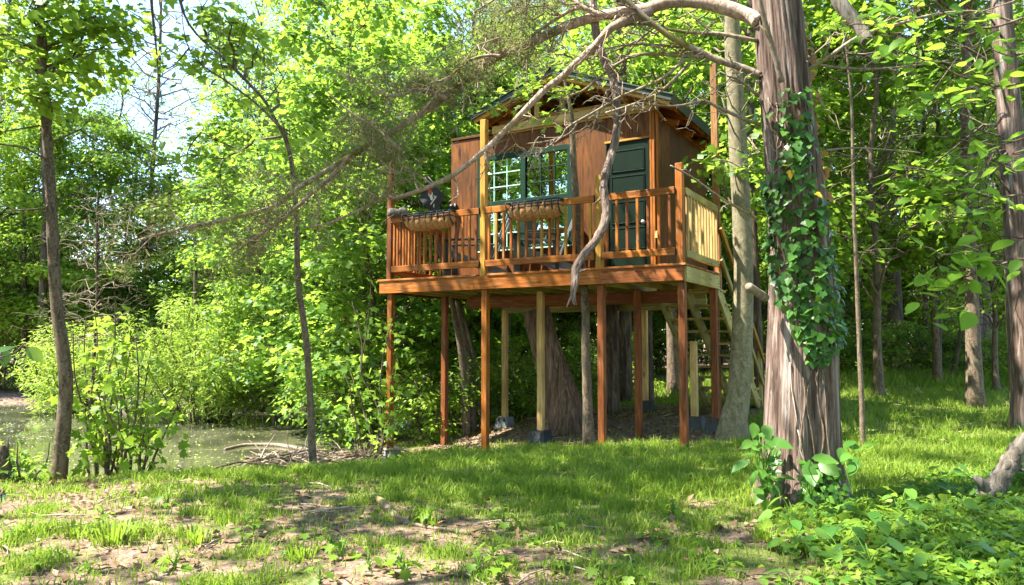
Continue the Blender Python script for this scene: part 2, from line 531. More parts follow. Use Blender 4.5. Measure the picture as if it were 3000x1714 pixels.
M['cedar_bark'] = bark_mat('shaggy red cedar bark', (.036, .022, .017), (.145, .096, .076), (.32, .262, .232), 1.0, .07, bump=.04, streak=(.30, .275, .262))
M['cedar_plain'] = bark_mat('brown shaggy bark', (.040, .022, .014), (.135, .082, .054), (.27, .185, .135), 1.0, .10, bump=.04)
M['cedar_branch'] = bark_mat('smooth pinkish cedar branch', (.16, .105, .078), (.36, .26, .205), (.54, .43, .37), 1.2, .5, moss=(.17, .135, .02), bump=.01)
M['dead_branch'] = bark_mat('dead grey branch', (.11, .078, .056), (.235, .182, .135), (.39, .315, .24), 1.3, .5, moss=(.20, .17, .05), bump=.008)
M['vine_bark'] = bark_mat('twisted vine bark', (.065, .044, .035), (.20, .145, .120), (.39, .305, .265), 1.5, .12, bump=.04)
M['dark_bark'] = bark_mat('dark furrowed bark', (.030, .022, .016), (.085, .062, .044), (.18, .14, .10), 1.0, .14, bump=.025)
M['brown_bark'] = bark_mat('brown sapling bark', (.048, .032, .021), (.120, .084, .057), (.21, .158, .112), 1.1, .3, bump=.01, lichen=(.16, .14, .10))
M['pale_bark'] = bark_mat('pale olive bark', (.085, .074, .042), (.195, .168, .104), (.285, .252, .165), .8, .55, bump=.008, lichen=(.13, .115, .065))
M['grey_log'] = bark_mat('grey rotten wood', (.045, .038, .030), (.155, .130, .105), (.29, .255, .215), 1.0, .12, bump=.03)
M['stick'] = bark_mat('dry stick bark', (.16, .12, .09), (.34, .27, .21), (.50, .42, .34), 1.5, .3, bump=.006)

M['maple_leaf'] = leaf_mat('maple leaf', (.040, .112, .018), (.084, .190, .026), (.160, .280, .034))
M['lime_leaf'] = leaf_mat('lime green leaf', (.088, .178, .016), (.172, .290, .024), (.285, .395, .044), tfac=.45)
M['forest_leaf'] = leaf_mat('forest leaf', (.040, .108, .020), (.084, .182, .028), (.155, .265, .036))
M['dark_leaf'] = leaf_mat('dark forest leaf', (.028, .082, .026), (.058, .138, .034), (.105, .200, .042))
M['willow_leaf'] = leaf_mat('willow leaf', (.120, .190, .030), (.225, .310, .050), (.345, .420, .085), tfac=.45)
M['ivy_leaf'] = leaf_mat('ivy leaf', (.026, .090, .014), (.060, .155, .020), (.140, .255, .032), tfac=.25, rough=.38, spec=.3)
M['ivy_old'] = leaf_mat('dry brown ivy leaf', (.24, .115, .040), (.38, .195, .075), (.50, .29, .13), trans=(.5, .25, .08), tfac=.3)
M['ivy_yellow'] = leaf_mat('yellow ivy leaf', (.60, .42, .03), (.70, .50, .05), (.75, .55, .08), trans=(.7, .5, .05), tfac=.3)
M['broad_leaf'] = leaf_mat('broad green leaf', (.045, .135, .022), (.090, .205, .030), (.165, .300, .050), tfac=.35, rough=.38, spec=.35)
M['weed_leaf'] = leaf_mat('weed leaf', (.060, .150, .026), (.120, .240, .036), (.220, .340, .055), tfac=.4)
M['overhang_leaf'] = leaf_mat('thin spring leaf', (.090, .200, .022), (.150, .290, .030), (.240, .380, .050), trans=(.36, .55, .05), tfac=.55)
M['needle'] = leaf_mat('cedar scale twig', (.105, .130, .048), (.205, .220, .100), (.330, .300, .195), trans=(.36, .34, .12), tfac=.4, rough=.7, spec=.2)
M['grass'] = leaf_mat('grass blade', (.066, .125, .014), (.135, .220, .022), (.270, .320, .072), tfac=.4, rough=.5, spec=.12)
M['litter'] = leaf_mat('dry leaf litter', (.075, .042, .024), (.20, .118, .072), (.40, .275, .19), trans=(.3, .18, .1), tfac=.15, rough=.8, spec=.2)
M['scum'] = leaf_mat('floating pollen', (.10, .09, .07), (.21, .19, .15), (.36, .34, .30), tfac=.05, rough=.9, spec=.1)
M['duckweed'] = leaf_mat('duckweed', (.14, .21, .03), (.22, .30, .05), (.32, .38, .08), tfac=.1, rough=.7, spec=.2)

# soil: thatch where the lawn grows, bare pinkish earth elsewhere
m, nt, b = new_mat('ground')
a = N(nt, 'ShaderNodeAttribute'); a.attribute_name = 'tint'
tc = nt.nodes.new('ShaderNodeTexCoord')
n1 = N(nt, 'ShaderNodeTexNoise'); n1.inputs['Scale'].default_value = 7; n1.inputs['Detail'].default_value = 8; n1.inputs['Roughness'].default_value = .7
n2 = N(nt, 'ShaderNodeTexNoise'); n2.inputs['Scale'].default_value = 55; n2.inputs['Detail'].default_value = 4
nt.links.new(tc.outputs['Object'], n1.inputs['Vector']); nt.links.new(tc.outputs['Object'], n2.inputs['Vector'])
g = math_n(nt, 'ADD', math_n(nt, 'MULTIPLY', n1.outputs[0], .6), math_n(nt, 'MULTIPLY', n2.outputs[0], .4))
soil = ramp(nt, g, [(.33, (.050, .034, .024)), (.5, (.168, .114, .081)), (.66, (.34, .252, .19))])
that = ramp(nt, g, [(.33, (.045, .062, .016)), (.5, (.10, .125, .030)), (.66, (.21, .20, .075))])
c = mixc(nt, ramp(nt, math_n(nt, 'ADD', a.outputs['Fac'], math_n(nt, 'MULTIPLY', math_n(nt, 'SUBTRACT', n1.outputs[0], .5), .8)), [(.3, (0, 0, 0)), (.62, (1, 1, 1))]), soil, that)
nt.links.new(c, b.inputs['Base Color']); b.inputs['Roughness'].default_value = .95; b.inputs['Specular IOR Level'].default_value = .15
bp = nt.nodes.new('ShaderNodeBump'); bp.inputs['Strength'].default_value = 1; bp.inputs['Distance'].default_value = .03
nt.links.new(g, bp.inputs['Height']); nt.links.new(bp.outputs[0], b.inputs['Normal'])
M['ground'] = m

m, nt, b = new_mat('pond water')
tc = nt.nodes.new('ShaderNodeTexCoord')
n1 = N(nt, 'ShaderNodeTexNoise'); n1.inputs['Scale'].default_value = .6; n1.inputs['Detail'].default_value = 5
nt.links.new(tc.outputs['Object'], n1.inputs['Vector'])
nt.links.new(ramp(nt, n1.outputs[0], [(.38, (.040, .042, .024)), (.6, (.105, .110, .060))]), b.inputs['Base Color'])
b.inputs['Roughness'].default_value = .06; b.inputs['Specular IOR Level'].default_value = .7
n2 = N(nt, 'ShaderNodeTexNoise'); n2.inputs['Scale'].default_value = 7; n2.inputs['Detail'].default_value = 2
nt.links.new(tc.outputs['Object'], n2.inputs['Vector'])
bp = nt.nodes.new('ShaderNodeBump'); bp.inputs['Strength'].default_value = .10; bp.inputs['Distance'].default_value = .01
nt.links.new(n2.outputs[0], bp.inputs['Height']); nt.links.new(bp.outputs[0], b.inputs['Normal'])
M['water'] = m

#@@SETTING
# ================================================================== THE SETTING
def axis(lo, f0, f1, hi, step, grow=1.35):
    a = list(np.arange(f0, f1 + 1e-6, step)); s = step; x = f1
    while x < hi: s *= grow; x += s; a.append(x)
    s = step; x = f0
    while x > lo: s *= grow; x -= s; a.insert(0, x)
    return np.array(a)


def build_ground():
    X, Y = axis(-260, -13, 12, 260, .14), axis(-120, 2.6, 20, 280, .14)
    gx, gy = np.meshgrid(X, Y, indexing='ij')
    z = terrain(gx.ravel(), gy.ravel())
    V = np.column_stack([gx.ravel(), gy.ravel(), z])
    nx, ny = len(X), len(Y)
    i, j = np.meshgrid(np.arange(nx - 1), np.arange(ny - 1), indexing='ij')
    a = (i * ny + j).ravel()
    Q = np.stack([a, a + ny, a + ny + 1, a + 1], 1)
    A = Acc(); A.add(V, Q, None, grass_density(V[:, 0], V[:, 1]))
    o = link('ground', A.mesh('ground', M['ground'], True)); o['kind'] = 'structure'
    # pond
    th = np.linspace(0, 2 * PI, 97)[:-1]
    cs, sn = np.cos(th), np.sin(th)
    px = -11 + 9.6 * np.sign(cs) * np.abs(cs) ** (2 / 3); py = 17.6 + 7.9 * np.sign(sn) * np.abs(sn) ** (2 / 3)
    A = Acc(); A.add(np.column_stack([np.append(px, -11), np.append(py, 17.6), np.full(97, WATER_Z)]), None, [(k, (k + 1) % 96, 96) for k in range(96)])
    o = link('pond_water', A.mesh('pond_water', M['water'])); o['kind'] = 'structure'


build_ground()


def build_grass():
    """blades on the lawn: five-point blades near by, single triangles farther off"""
    A = Acc(); r = np.random.default_rng(11)
    pts = []
    for (y0, y1, per, hgt, wid) in ((2.7, 6.0, 4400, .060, .0036), (6.0, 9.5, 3000, .066, .0050), (9.5, 14.5, 1000, .080, .008), (14.5, 20, 330, .15, .016)):
        n = int(per * (y1 - y0) * (y0 + y1) * .74 * 1.3)
        y = np.sqrt(r.random(n) * (y1 ** 2 - y0 ** 2) + y0 ** 2)
        q = r.random(n) * 2 - 1
        x = y * np.where(r.random(n) < .77, .74 * q, np.sign(q) * (.74 + .5 * np.abs(q)))
        d = grass_density(x, y)
        # tufts: blades gather
        tuft = fbm(x * 5, y * 5, 44, 2)
        keep = r.random(n) < d * np.clip(.25 + 1.6 * sstep(.38, .62, tuft), 0, 1.1)
        x, y, d, tuft = x[keep], y[keep], d[keep], tuft[keep]
        n = len(x)
        z = terrain(x, y) - .004
        h = hgt * (.5 + .9 * r.random(n)) * (.55 + .55 * d) * (1 + .9 * (tuft > .60) * r.random(n))
        az = r.random(n) * 2 * PI; lean = .25 + .75 * r.random(n) ** 1.4
        dx, dy = np.cos(az), np.sin(az)
        fa = r.random(n) * 2 * PI; wx, wy = np.cos(fa) * wid, np.sin(fa) * wid
        base = np.column_stack([x, y, z])
        tip = base + np.column_stack([dx * h * lean, dy * h * lean, h * (1 - .25 * lean)])
        mid = base + np.column_stack([dx * h * lean * .3, dy * h * lean * .3, h * .58])
        W = np.column_stack([wx, wy, np.zeros(n)])
        tint = np.clip(.5 + .55 * (fbm(x * 2, y * 2, 61) - .5) + .30 * (r.random(n) - .5) + .35 * (r.random(n) < .08), 0, 1)
        if y1 < 10:
            V = np.stack([base - W, base + W, mid + W * .8, mid - W * .8, tip], 1).reshape(-1, 3)
            k = np.arange(n)[:, None] * 5
            A.add(V, k + np.array([0, 1, 2, 3]), k + np.array([3, 2, 4]), np.repeat(tint, 5))
        else:
            V = np.stack([base - W, base + W, tip], 1).reshape(-1, 3)
            A.add(V, None, np.arange(n)[:, None] * 3 + np.array([0, 1, 2]), np.repeat(tint, 3))
    o = link('grass', A.mesh('grass', M['grass']))
    tag(o, 'patchy spring lawn grass, thick before the treehouse and thin on bare soil', 'grass', kind='stuff')


build_grass()


def build_litter():
    A = Acc(); r = np.random.default_rng(12)
    # front lawn, under the house, along the bank
    n = 42000
    y = np.sqrt(r.random(n) * (19 ** 2 - 3.4 ** 2) + 3.4 ** 2); x = y * .74 * (r.random(n) * 2 - 1)
    d = grass_density(x, y)
    k = (r.random(n) < np.clip(1.05 - d * 1.05, 0.06, 1)) & (pond_d(x, y) > .985)
    x, y = x[k], y[k]; n = len(x)
    pos = np.column_stack([x, y, terrain(x, y) + .006 + .012 * r.random(n)])
    nr = np.array([0, 0, 1.0]) + r.normal(size=(n, 3)) * .4
    leaves(A, LEAF_KITE, pos, nr, rvec(n, r), .03 + .05 * r.random(n), np.clip(r.normal(.5, .28, n), 0, 1))
    o = link('leaf_litter', A.mesh('leaf_litter', M['litter']))
    tag(o, 'dry brown leaf litter on the bare soil and under the deck', 'leaf litter', kind='stuff')
    # little twigs
    A = Acc()
    n = 420
    y = np.sqrt(r.random(n) * (15 ** 2 - 3.6 ** 2) + 3.6 ** 2); x = y * .72 * (r.random(n) * 2 - 1)
    for i in range(n):
        if r.random() > 1.1 - float(grass_density(x[i], y[i])) or pond_d(x[i], y[i]) < .97: continue
        L = .08 + .25 * r.random() ** 2; a = r.random() * PI
        z = gz(x[i], y[i]) + .012
        p = np.array([(x[i] - L * math.cos(a), y[i] - L * math.sin(a), z), (x[i] + .02 * r.normal(), y[i] + .02 * r.normal(), z + .012), (x[i] + L * math.cos(a), y[i] + L * math.sin(a), z + .005)])
        tube(A, p, [.005, .006, .003], 4, cap=False)
    o = link('twigs', A.mesh('twigs', M['stick'], True))
    tag(o, 'thin dry twigs scattered over the lawn and soil', 'twigs', kind='stuff')
    # pond scum and duckweed
    A = Acc()
    n = 30000
    x = -20.5 + 18.5 * r.random(n); y = 9.8 + 15.6 * r.random(n)
    dens = fbm(x * .5, y * .6, 71)
    left = sstep(-4.5, -8.5, x + .1 * (y - 12))
    k = (pond_d(x, y) < .99) & (r.random(n) < np.clip(left * 1.3 * sstep(.3, .5, dens) * (.15 + sstep(.45, .6, fbm(x * 2.2, y * 1.4, 73))) + .03, 0, 1))
    x, y = x[k], y[k]; n = len(x)
    leaves(A, LEAF_KITE, np.column_stack([x, y, np.full(n, WATER_Z + .006)]), np.array([0, 0, 1.0]) + r.normal(size=(n, 3)) * .12, rvec(n, r), .028 + .05 * r.random(n) ** 2)
    o = link('pond_scum', A.mesh('pond_scum', M['scum']))
    tag(o, 'pale flecks of pollen and petals floating on the pond', 'pond scum', kind='stuff')
    A = Acc()
    n = 16000
    x = -14 + 12 * r.random(n); y = 9.8 + 9 * r.random(n)
    k = (pond_d(x, y) < 1.0) & (r.random(n) < sstep(.42, .6, fbm(x * .9, y * 1.1, 75)) * (.10 + .4 * sstep(15, 11, y)))
    x, y = x[k], y[k]; n = len(x)
    leaves(A, LEAF_KITE, np.column_stack([x, y, np.full(n, WATER_Z + .009)]), np.array([0, 0, 1.0]) + r.normal(size=(n, 3)) * .1, rvec(n, r), .03 + .06 * r.random(n) ** 2)
    o = link('duckweed', A.mesh('duckweed', M['duckweed']))
    tag(o, 'yellow green duckweed drifting near the pond bank', 'duckweed', kind='stuff')


build_litter()

# ================================================================== THE TREEHOUSE
TH = thing('treehouse', 'brown wooden treehouse on tall stilts with railed porch and green door', 'treehouse', (HX, HY, 0), -PHI)
_boxes = {}


def box_mesh(L, W, H, mat, bev=.004):
    key = (round(L, 3), round(W, 3), round(H, 3), mat.name, bev)
    if key in _boxes: return _boxes[key]
    bm = bmesh.new()
    bmesh.ops.create_cube(bm, size=1)
    bmesh.ops.scale(bm, vec=(L, W, H), verts=bm.verts)
    if bev:
        bmesh.ops.bevel(bm, geom=bm.edges[:], offset=min(bev, .2 * min(L, W, H)), segments=1, affect='EDGES')
    me = bpy.data.meshes.new('board'); bm.to_mesh(me); bm.free()
    me.materials.append(mat)
    _boxes[key] = me
    return me


def board(name, c, dims, axis_, mat, parent, tilt=0.0, bev=.004, label=None):
    """a board centred at c; dims = length, width, thickness along (axis_, then the others); axis_: 'u', 'v' or 'z'; tilt turns it about v or u"""
    L, W, H = dims
    me = box_mesh(L, W, H, M[mat] if isinstance(mat, str) else mat, bev)
    rot = {'u': (0, 0, 0), 'v': (0, 0, PI / 2), 'z': (0, -PI / 2, 0)}[axis_]
    o = link(name, me, parent, c, rot)
    if tilt:
        if axis_ == 'u': o.rotation_euler = (0, -tilt, 0)
        elif axis_ == 'v': o.rotation_euler = Matrix.Rotation(PI / 2, 3, 'Z').to_euler(); o.rotation_euler = (Matrix.Rotation(tilt, 3, 'X') @ Matrix.Rotation(PI / 2, 3, 'Z')).to_euler()
    if label: o['label'] = label
    return o


def sub(name, parent=TH, loc=(0, 0, 0)):
    return link(name, None, parent, loc)


def zg(u, v):
    p = house_pt(u, v, 0)
    return gz(p[0], p[1])


DZ = 2.205                                               # top of the deck
UL = -4.74
# ---- platform
board('rim_beam', (UL + 1.83, 0, 2.085), (3.66, .040, .188), 'u', 'stain', TH)
board('rim_beam', (-.543, 0, 2.085), (1.08, .040, .188), 'u', 'stain_deep', TH)
A = Acc()
for i in range(12):
    for dz_ in (-.045, .045):
        u_ = UL + .12 + i * .40
        tube(A, [(u_ + .01 * math.sin(i * 7), -.019, 2.085 + dz_), (u_ + .01 * math.sin(i * 7), -.0225, 2.085 + dz_)], .0065, 6)
link('nail_heads', A.mesh('nail_heads', M['black_iron']), TH)['kind'] = 'stuff'
board('rim_beam', (.012, .78, 2.075), (1.50, .040, .19), 'v', 'treated', TH, label='greenish unstained side rim board')
board('rim_beam', (UL + .03, 1.9, 2.085), (3.76, .040, .188), 'v', 'stain_deep', TH)
board('rim_beam', (-2.75, 3.80, 2.085), (3.9, .040, .188), 'u', 'treated', TH)
board('rim_beam', (-.42, 1.555, 2.075), (.82, .038, .17), 'u', 'pale', TH)
for i in range(11):                                       # joists run into the depth
    u = UL + .40 + i * .40
    ln = 3.72 if u < -.85 else 1.48
    board('joist', (u, .03 + ln / 2, 2.083), (ln, .038, .182), 'v', 'treated' if i % 3 else 'pale', TH)
vb = -.035
k = 0
while vb < 3.8:                                           # deck boards run along the front
    u0, u1 = UL - .03, (.035 if vb < 1.5 else -.70)
    wv = .138
    if k == 0:
        board('deck_board', ((u0 - 2.97) / 2, vb + wv / 2, DZ - .016), (-2.97 - u0, wv, .030), 'u', 'stain', TH)
        board('deck_board', ((-2.80 + u1) / 2, vb + wv / 2, DZ - .016), (u1 + 2.80, wv, .030), 'u', 'stain', TH)
    else:
        board('deck_board', ((u0 + u1) / 2, vb + wv / 2, DZ - .016), (u1 - u0, wv, .030), 'u', 'stain_deep' if k % 2 else 'stain', TH)
    vb += wv + .006; k += 1
board('carrier_beam', (-2.2, 1.32, 1.885), (3.6, .042, .172), 'u', 'stain_deep', TH)
board('carrier_beam', (-2.2, 1.275, 1.887), (3.58, .040, .168), 'u', 'stain_deep', TH)
board('carrier_beam', (-2.6, 3.3, 1.885), (3.9, .042, .172), 'u', 'treated', TH)
for u in (-3.5, -2.6, -1.55, -.98):
    board('joist_hanger', (u + .01, 1.262, 1.955), (.06, .045, .002), 'z', 'metal', TH, bev=0)

# ---- posts
def post(name, u, v, z0, z1, mat, w=.089, label=None):
    return board(name, (u, v, (z0 + z1) / 2), (z1 - z0, w, w), 'z', mat, TH, bev=.006, label=label)


FV = .068                                                  # front posts stand just behind the rim beam
post('support_post', -4.575, FV, zg(-4.57, 0) + .02, 1.99, 'stain')
post('support_post', -2.875, FV, zg(-2.88, 0) - .1, 1.99, 'stain')
post('support_post', -1.11, FV, zg(-1.11, 0) - .1, 1.99, 'stain_deep')
post('support_post', -.045, FV, zg(-.05, 0) - .1, 1.99, 'stain_deep')
post('support_post', -4.22, .98, zg(-4.2, .95) - .1, 1.99, 'stain_deep')
post('support_post', -1.02, 1.12, zg(-1.02, 1.1) - .1, 1.99, 'stain_deep')
post('support_post', -.02, 1.38, zg(-.02, 1.3) + .10, 1.98, 'stain_deep')
post('support_post', -2.34, .71, zg(-2.34, .71) + .18, 1.985, 'pale', label='pale new pine post on a black plastic pier block')
post('support_post', -3.92, 2.35, zg(-3.92, 2.35) + .17, 1.80, 'pale', label='pale pine post behind the front row on a grey pier block')
post('support_post', -2.45, 3.3, zg(-2.45, 3.3) + .05, 1.80, 'pale')
post('support_post', -1.72, 3.3, zg(-1.72, 3.3) + .17, 1.80, 'pale')
post('support_post', -.42, 3.0, zg(-.42, 2.0) - .1, 1.80, 'stain_deep')
post('stair_post', -.38, 1.62, zg(-.38, 1.62) + .17, 1.27, 'pale', label='short pale post propping the stair stringer')


def pier_block(u, v, mat='plastic', s=1.0):
    """a flared block with cut-outs along its top edge"""
    z0 = zg(u, v) - .03
    bm = bmesh.new()
    wb, wt, h = .155 * s, .115 * s, .21
    vb_ = [bm.verts.new((x * wb, y * wb, 0)) for x, y in ((-1, -1), (1, -1), (1, 1), (-1, 1))]
    vm_ = [bm.verts.new((x * wt, y * wt, h * .72)) for x, y in ((-1, -1), (1, -1), (1, 1), (-1, 1))]
    vt_ = [bm.verts.new((x * wt * .97, y * wt * .97, h)) for x, y in ((-1, -1), (1, -1), (1, 1), (-1, 1))]
    for a_, b2 in ((vb_, vm_), (vm_, vt_)):
        for i in range(4): bm.faces.new((a_[i], a_[(i + 1) % 4], b2[(i + 1) % 4], b2[i]))
    bm.faces.new(vt_)
    bmesh.ops.bevel(bm, geom=bm.edges[:], offset=.012, segments=2, affect='EDGES')
    bmesh.ops.recalc_face_normals(bm, faces=bm.faces[:])
    me = bpy.data.meshes.new('pier_block'); bm.to_mesh(me); bm.free(); me.materials.append(M[mat])
    o = link('pier_block', me, TH, (u, v, z0))
    for i in range(2):                                    # the dark sockets in the front corner
        s_ = link('socket', box_mesh(.034, .012, .05, M['dark_room'], .003), o, ((-.055 + .11 * i) * s, -wt * 1.015, .165), (-.12, 0, 0))
    return o


pier_block(-4.575, FV, 'concrete', 1.05)
pier_block(-2.34, .71, 'plastic', 1.05)
pier_block(-3.92, 2.35, 'concrete')
pier_block(-1.72, 3.3, 'plastic')
pier_block(-.38, 1.62, 'plastic')
pier_block(-.02, 1.38, 'plastic', .95)

# ---- railing
board('porch_post', (-4.575, FV - .03, (4.02 + DZ) / 2), (4.02 - DZ, .089, .089), 'z', 'stain_deep', TH, bev=.006)
board('porch_post', (-2.885, FV - .03, (4.42 + 2.0) / 2), (4.42 - 2.0, .089, .089), 'z', 'honey', TH, bev=.006, label='tall honey coloured post in the front railing')
board('porch_post', (-1.115, FV - .03, (3.415 + 2.20) / 2), (3.415 - 2.20, .089, .089), 'z', 'honey', TH, bev=.006)
board('porch_post', (-.045, FV - .03, (3.44 + 2.20) / 2), (3.44 - 2.20, .089, .089), 'z', 'stain', TH, bev=.006)
board('porch_post', (-.02, 1.62, (5.20 + 2.0) / 2), (5.20 - 2.0, .092, .092), 'z', 'weathered', TH, bev=.006, label='tall post at the right rear corner of the porch')


def railing(u0, u1, n, mat_t, mat_b, name='railing_panel', v=-.005, dz=0.0):
    g = sub(name, TH, ((u0 + u1) / 2, v, 0))
    L = u1 - u0
    board('top_rail', (0, 0, 3.104 + dz), (L, .038, .089), 'u', mat_t, g)
    board('bottom_rail', (0, 0, 2.352 + dz), (L, .038, .089), 'u', mat_t, g)
    for i in range(n):
        uu = -L / 2 + L * (i + .5) / n
        board('baluster', (uu, .004, 2.728 + dz), (.664, .034, .034), 'z', mat_b[i % len(mat_b)], g, bev=.003)
    for s in (-1, 1):
        for z in (3.10, 2.35):
            link('bracket', box_mesh(.004, .046, .096, M['black_iron'], 0), g, (s * (L / 2 + .001), .0, z + dz))
    return g


railing(-4.525, -2.935, 14, 'stain', ['stain', 'stain_deep', 'stain'])
railing(-2.835, -1.165, 14, 'stain', ['stain', 'honey', 'stain'])
railing(-1.065, -.095, 7, 'stain', ['stain_deep', 'stain'])


def side_railing(u, v0, v1, n, mat_r, mat_b):
    g = sub('railing_panel', TH, (u, (v0 + v1) / 2, 0))
    L = v1 - v0
    board('top_rail', (0, 0, 3.104), (L, .038, .089), 'v', mat_r, g)
    board('bottom_rail', (0, 0, 2.332), (L, .038, .089), 'v', mat_r, g)
    for i in range(n):
        board('baluster', (.004, -L / 2 + L * (i + .5) / n, 2.718), (.684, .034, .034), 'z', mat_b, g, bev=.003)
    return g


side_railing(.0, .10, 1.56, 11, 'treated', 'pale')
side_railing(UL + .06, .12, 3.7, 25, 'stain', 'stain')

# ---- walls
WV = 1.10                                                  # face of the front wall
W_L, W_R, W_BK = -4.20, -.72, 3.62
WT = 4.53
wp = 0
WIN = (-3.66, -2.00, 2.68, 4.20)                            # u0, u1, z0, z1
DOOR = (-1.46, -.80, DZ, 4.12)


def wall_panel(u0, u1, z0, z1, mat='ply'):
    return board('wall_panel', ((u0 + u1) / 2, WV + .008, (z0 + z1) / 2), (z1 - z0 - .004, u1 - u0 - .004, .016), 'z', mat, TH, bev=.002)


def vpanel(u0, u1, z0, z1, v=WV + .008, mat='ply'):
    o = board('wall_panel', ((u0 + u1) / 2, v, (z0 + z1) / 2), (z1 - z0 - .003, .016, u1 - u0 - .003), 'z', mat, TH, bev=.002)
    return o


# local x of a 'z' board runs up; its thickness (third size) lies along u, its width along v
vpanel(W_L, WIN[0], DZ, WT)
vpanel(WIN[0], -2.72, WIN[3], WT); vpanel(-2.72, WIN[1], WIN[3], WT)
vpanel(WIN[0], -2.72, DZ, WIN[2]); vpanel(-2.72, WIN[1], DZ, WIN[2])
vpanel(WIN[1], DOOR[0], DZ, WT)
vpanel(DOOR[0], W_R - .07, DOOR[3], WT)
vpanel(W_R - .07, W_R, DZ, WT)
# side and rear walls, sheet by sheet
for v0, v1 in ((WV + .02, 1.75), (1.75, 2.40), (2.40, 3.05), (3.05, W_BK)):
    board('wall_panel', (W_R - .008, (v0 + v1) / 2, (DZ + 4.47) / 2), (4.47 - DZ, v1 - v0 - .003, .016), 'z', 'ply_side', TH, bev=.002)
    board('wall_panel', (W_L + .008, (v0 + v1) / 2, (DZ + WT) / 2), (WT - DZ, v1 - v0 - .003, .016), 'z', 'ply_side', TH, bev=.002)
for u0, u1 in ((W_L, -3.0), (-3.0, -1.8), (-1.8, W_R)):
    vpanel(u0 + .02, u1 - .02, DZ, WT, W_BK, 'ply_side')
board('wall_cap', ((W_L - 3.40) / 2, (WV + W_BK) / 2, WT + .03), (W_BK - WV + .04, .80, .04), 'v', 'ply', TH)
# trims
for du, vv in ((-.058, WV - .022), (-.019, WV - .026)):
    board('corner_trim', (W_R + du, vv, (DZ + 4.50) / 2), (4.50 - DZ, .030, .034), 'z', 'stain', TH)
board('corner_trim', (W_R + .012, WV + .03, (DZ + 4.5) / 2), (4.5 - DZ, .07, .018), 'z', 'stain', TH)
board('header', (-2.02, WV - .022, 4.600), (2.74, .040, .125), 'u', 'pale', TH)
board('header_trim', (-2.02, WV - .012, 4.520), (2.72, .020, .030), 'u', 'honey', TH)
board('door_head_trim', (-1.13, WV - .014, 4.136), (.70, .026, .030), 'u', 'honey', TH)
board('lamp_plate', (-.93, WV - .048, 4.63), (.15, .006, .085), 'z', 'treated', TH, bev=0, label='small pale tin plate on the header')
board('outlet_cover', (-.705, WV - .045, 2.74), (.10, .012, .045), 'z', 'pale', TH, bev=.002)

# ---- door
dr = sub('door', TH, ((DOOR[0] + DOOR[1]) / 2, WV - .004, 0))
dw = DOOR[1] - DOOR[0]
board('door_slab', (0, .018, (DOOR[2] + DOOR[3]) / 2), (DOOR[3] - DOOR[2] - .01, .036, dw - .008), 'z', 'green_paint', dr)
pz = [(3.84 - i * .374) for i in range(5)]
for zc in pz:
    p = board('door_panel', (.0, -.003, zc), (.270, .008, dw - .20), 'z', 'green_paint', dr, bev=.004)
# moulding round every recess
for i, zc in enumerate(pz):
    for s in (-1, 1):
        board('moulding', (s * (dw / 2 - .086), -.006, zc), (.316, .014, .016), 'z', 'green_paint', dr, bev=.004)
        board('moulding', (0, -.006, zc + s * .150), (dw - .155, .014, .016), 'u', 'green_paint', dr, bev=.004)
for u in (-dw / 2 + .012, dw / 2 - .012):
    board('door_frame', (u, -.012, 3.16), (1.90, .022, .022), 'z', 'green_paint', dr)
bm = bmesh.new(); bmesh.ops.create_uvsphere(bm, u_segments=12, v_segments=8, radius=.030)
bmesh.ops.create_cone(bm, segments=12, radius1=.026, radius2=.012, depth=.05, matrix=Matrix.Translation((0, .03, 0)) @ Matrix.Rotation(PI / 2, 4, 'X'), cap_ends=True)
me = bpy.data.meshes.new('door_knob'); bm.to_mesh(me); bm.free(); me.materials.append(M['metal'])
link('door_knob', me, dr, (.235, -.055, 2.93))

# ---- window
wu, wz = (WIN[0] + WIN[1]) / 2, (WIN[2] + WIN[3]) / 2
wi = sub('window', TH, (wu, WV - .012, 0))
ww = WIN[1] - WIN[0]
ZT = 3.42                                                  # the transom between upper and lower lights
for z in (WIN[3] - .035, ZT, WIN[2] + .025):
    board('frame', (0, 0, z), (ww, .05, .085 if z > ZT - .01 else .05), 'u', 'frame_paint', wi)
for u in (-ww / 2 + .035, 0, ww / 2 - .035):
    board('frame', (u, -.004, wz), (WIN[3] - WIN[2], .050, .085), 'z', 'frame_paint', wi)
for sgn, mat in ((-1, 'mint'), (1, 'frame_paint')):
    uc = sgn * ww / 4
    for z0, z1, rows in ((ZT + .04, WIN[3] - .07, 3), (WIN[2] + .05, ZT - .04, 3)):
        pw = ww / 2 - .125
        link('pane', box_mesh(pw, .006, z1 - z0, M['glass'], 0), wi, (uc, .006, (z0 + z1) / 2))
        for c_ in (1, 2):
            board('muntin', (uc - pw / 2 + pw * c_ / 3, -.004, (z0 + z1) / 2), (z1 - z0, .012, .016), 'z', mat, wi, bev=.002)
        for r_ in range(1, rows):
            board('muntin', (uc, -.006, z0 + (z1 - z0) * r_ / rows), (pw, .012, .016), 'u', mat, wi, bev=.002)
board('sill', (0, -.03, WIN[2] - .006), (ww + .04, .05, .018), 'u', 'mint', wi)
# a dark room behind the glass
board('interior_wall', (-2.5, 2.6, 3.35), (2.2, .02, 3.2), 'z', 'dark_room', TH, bev=0)

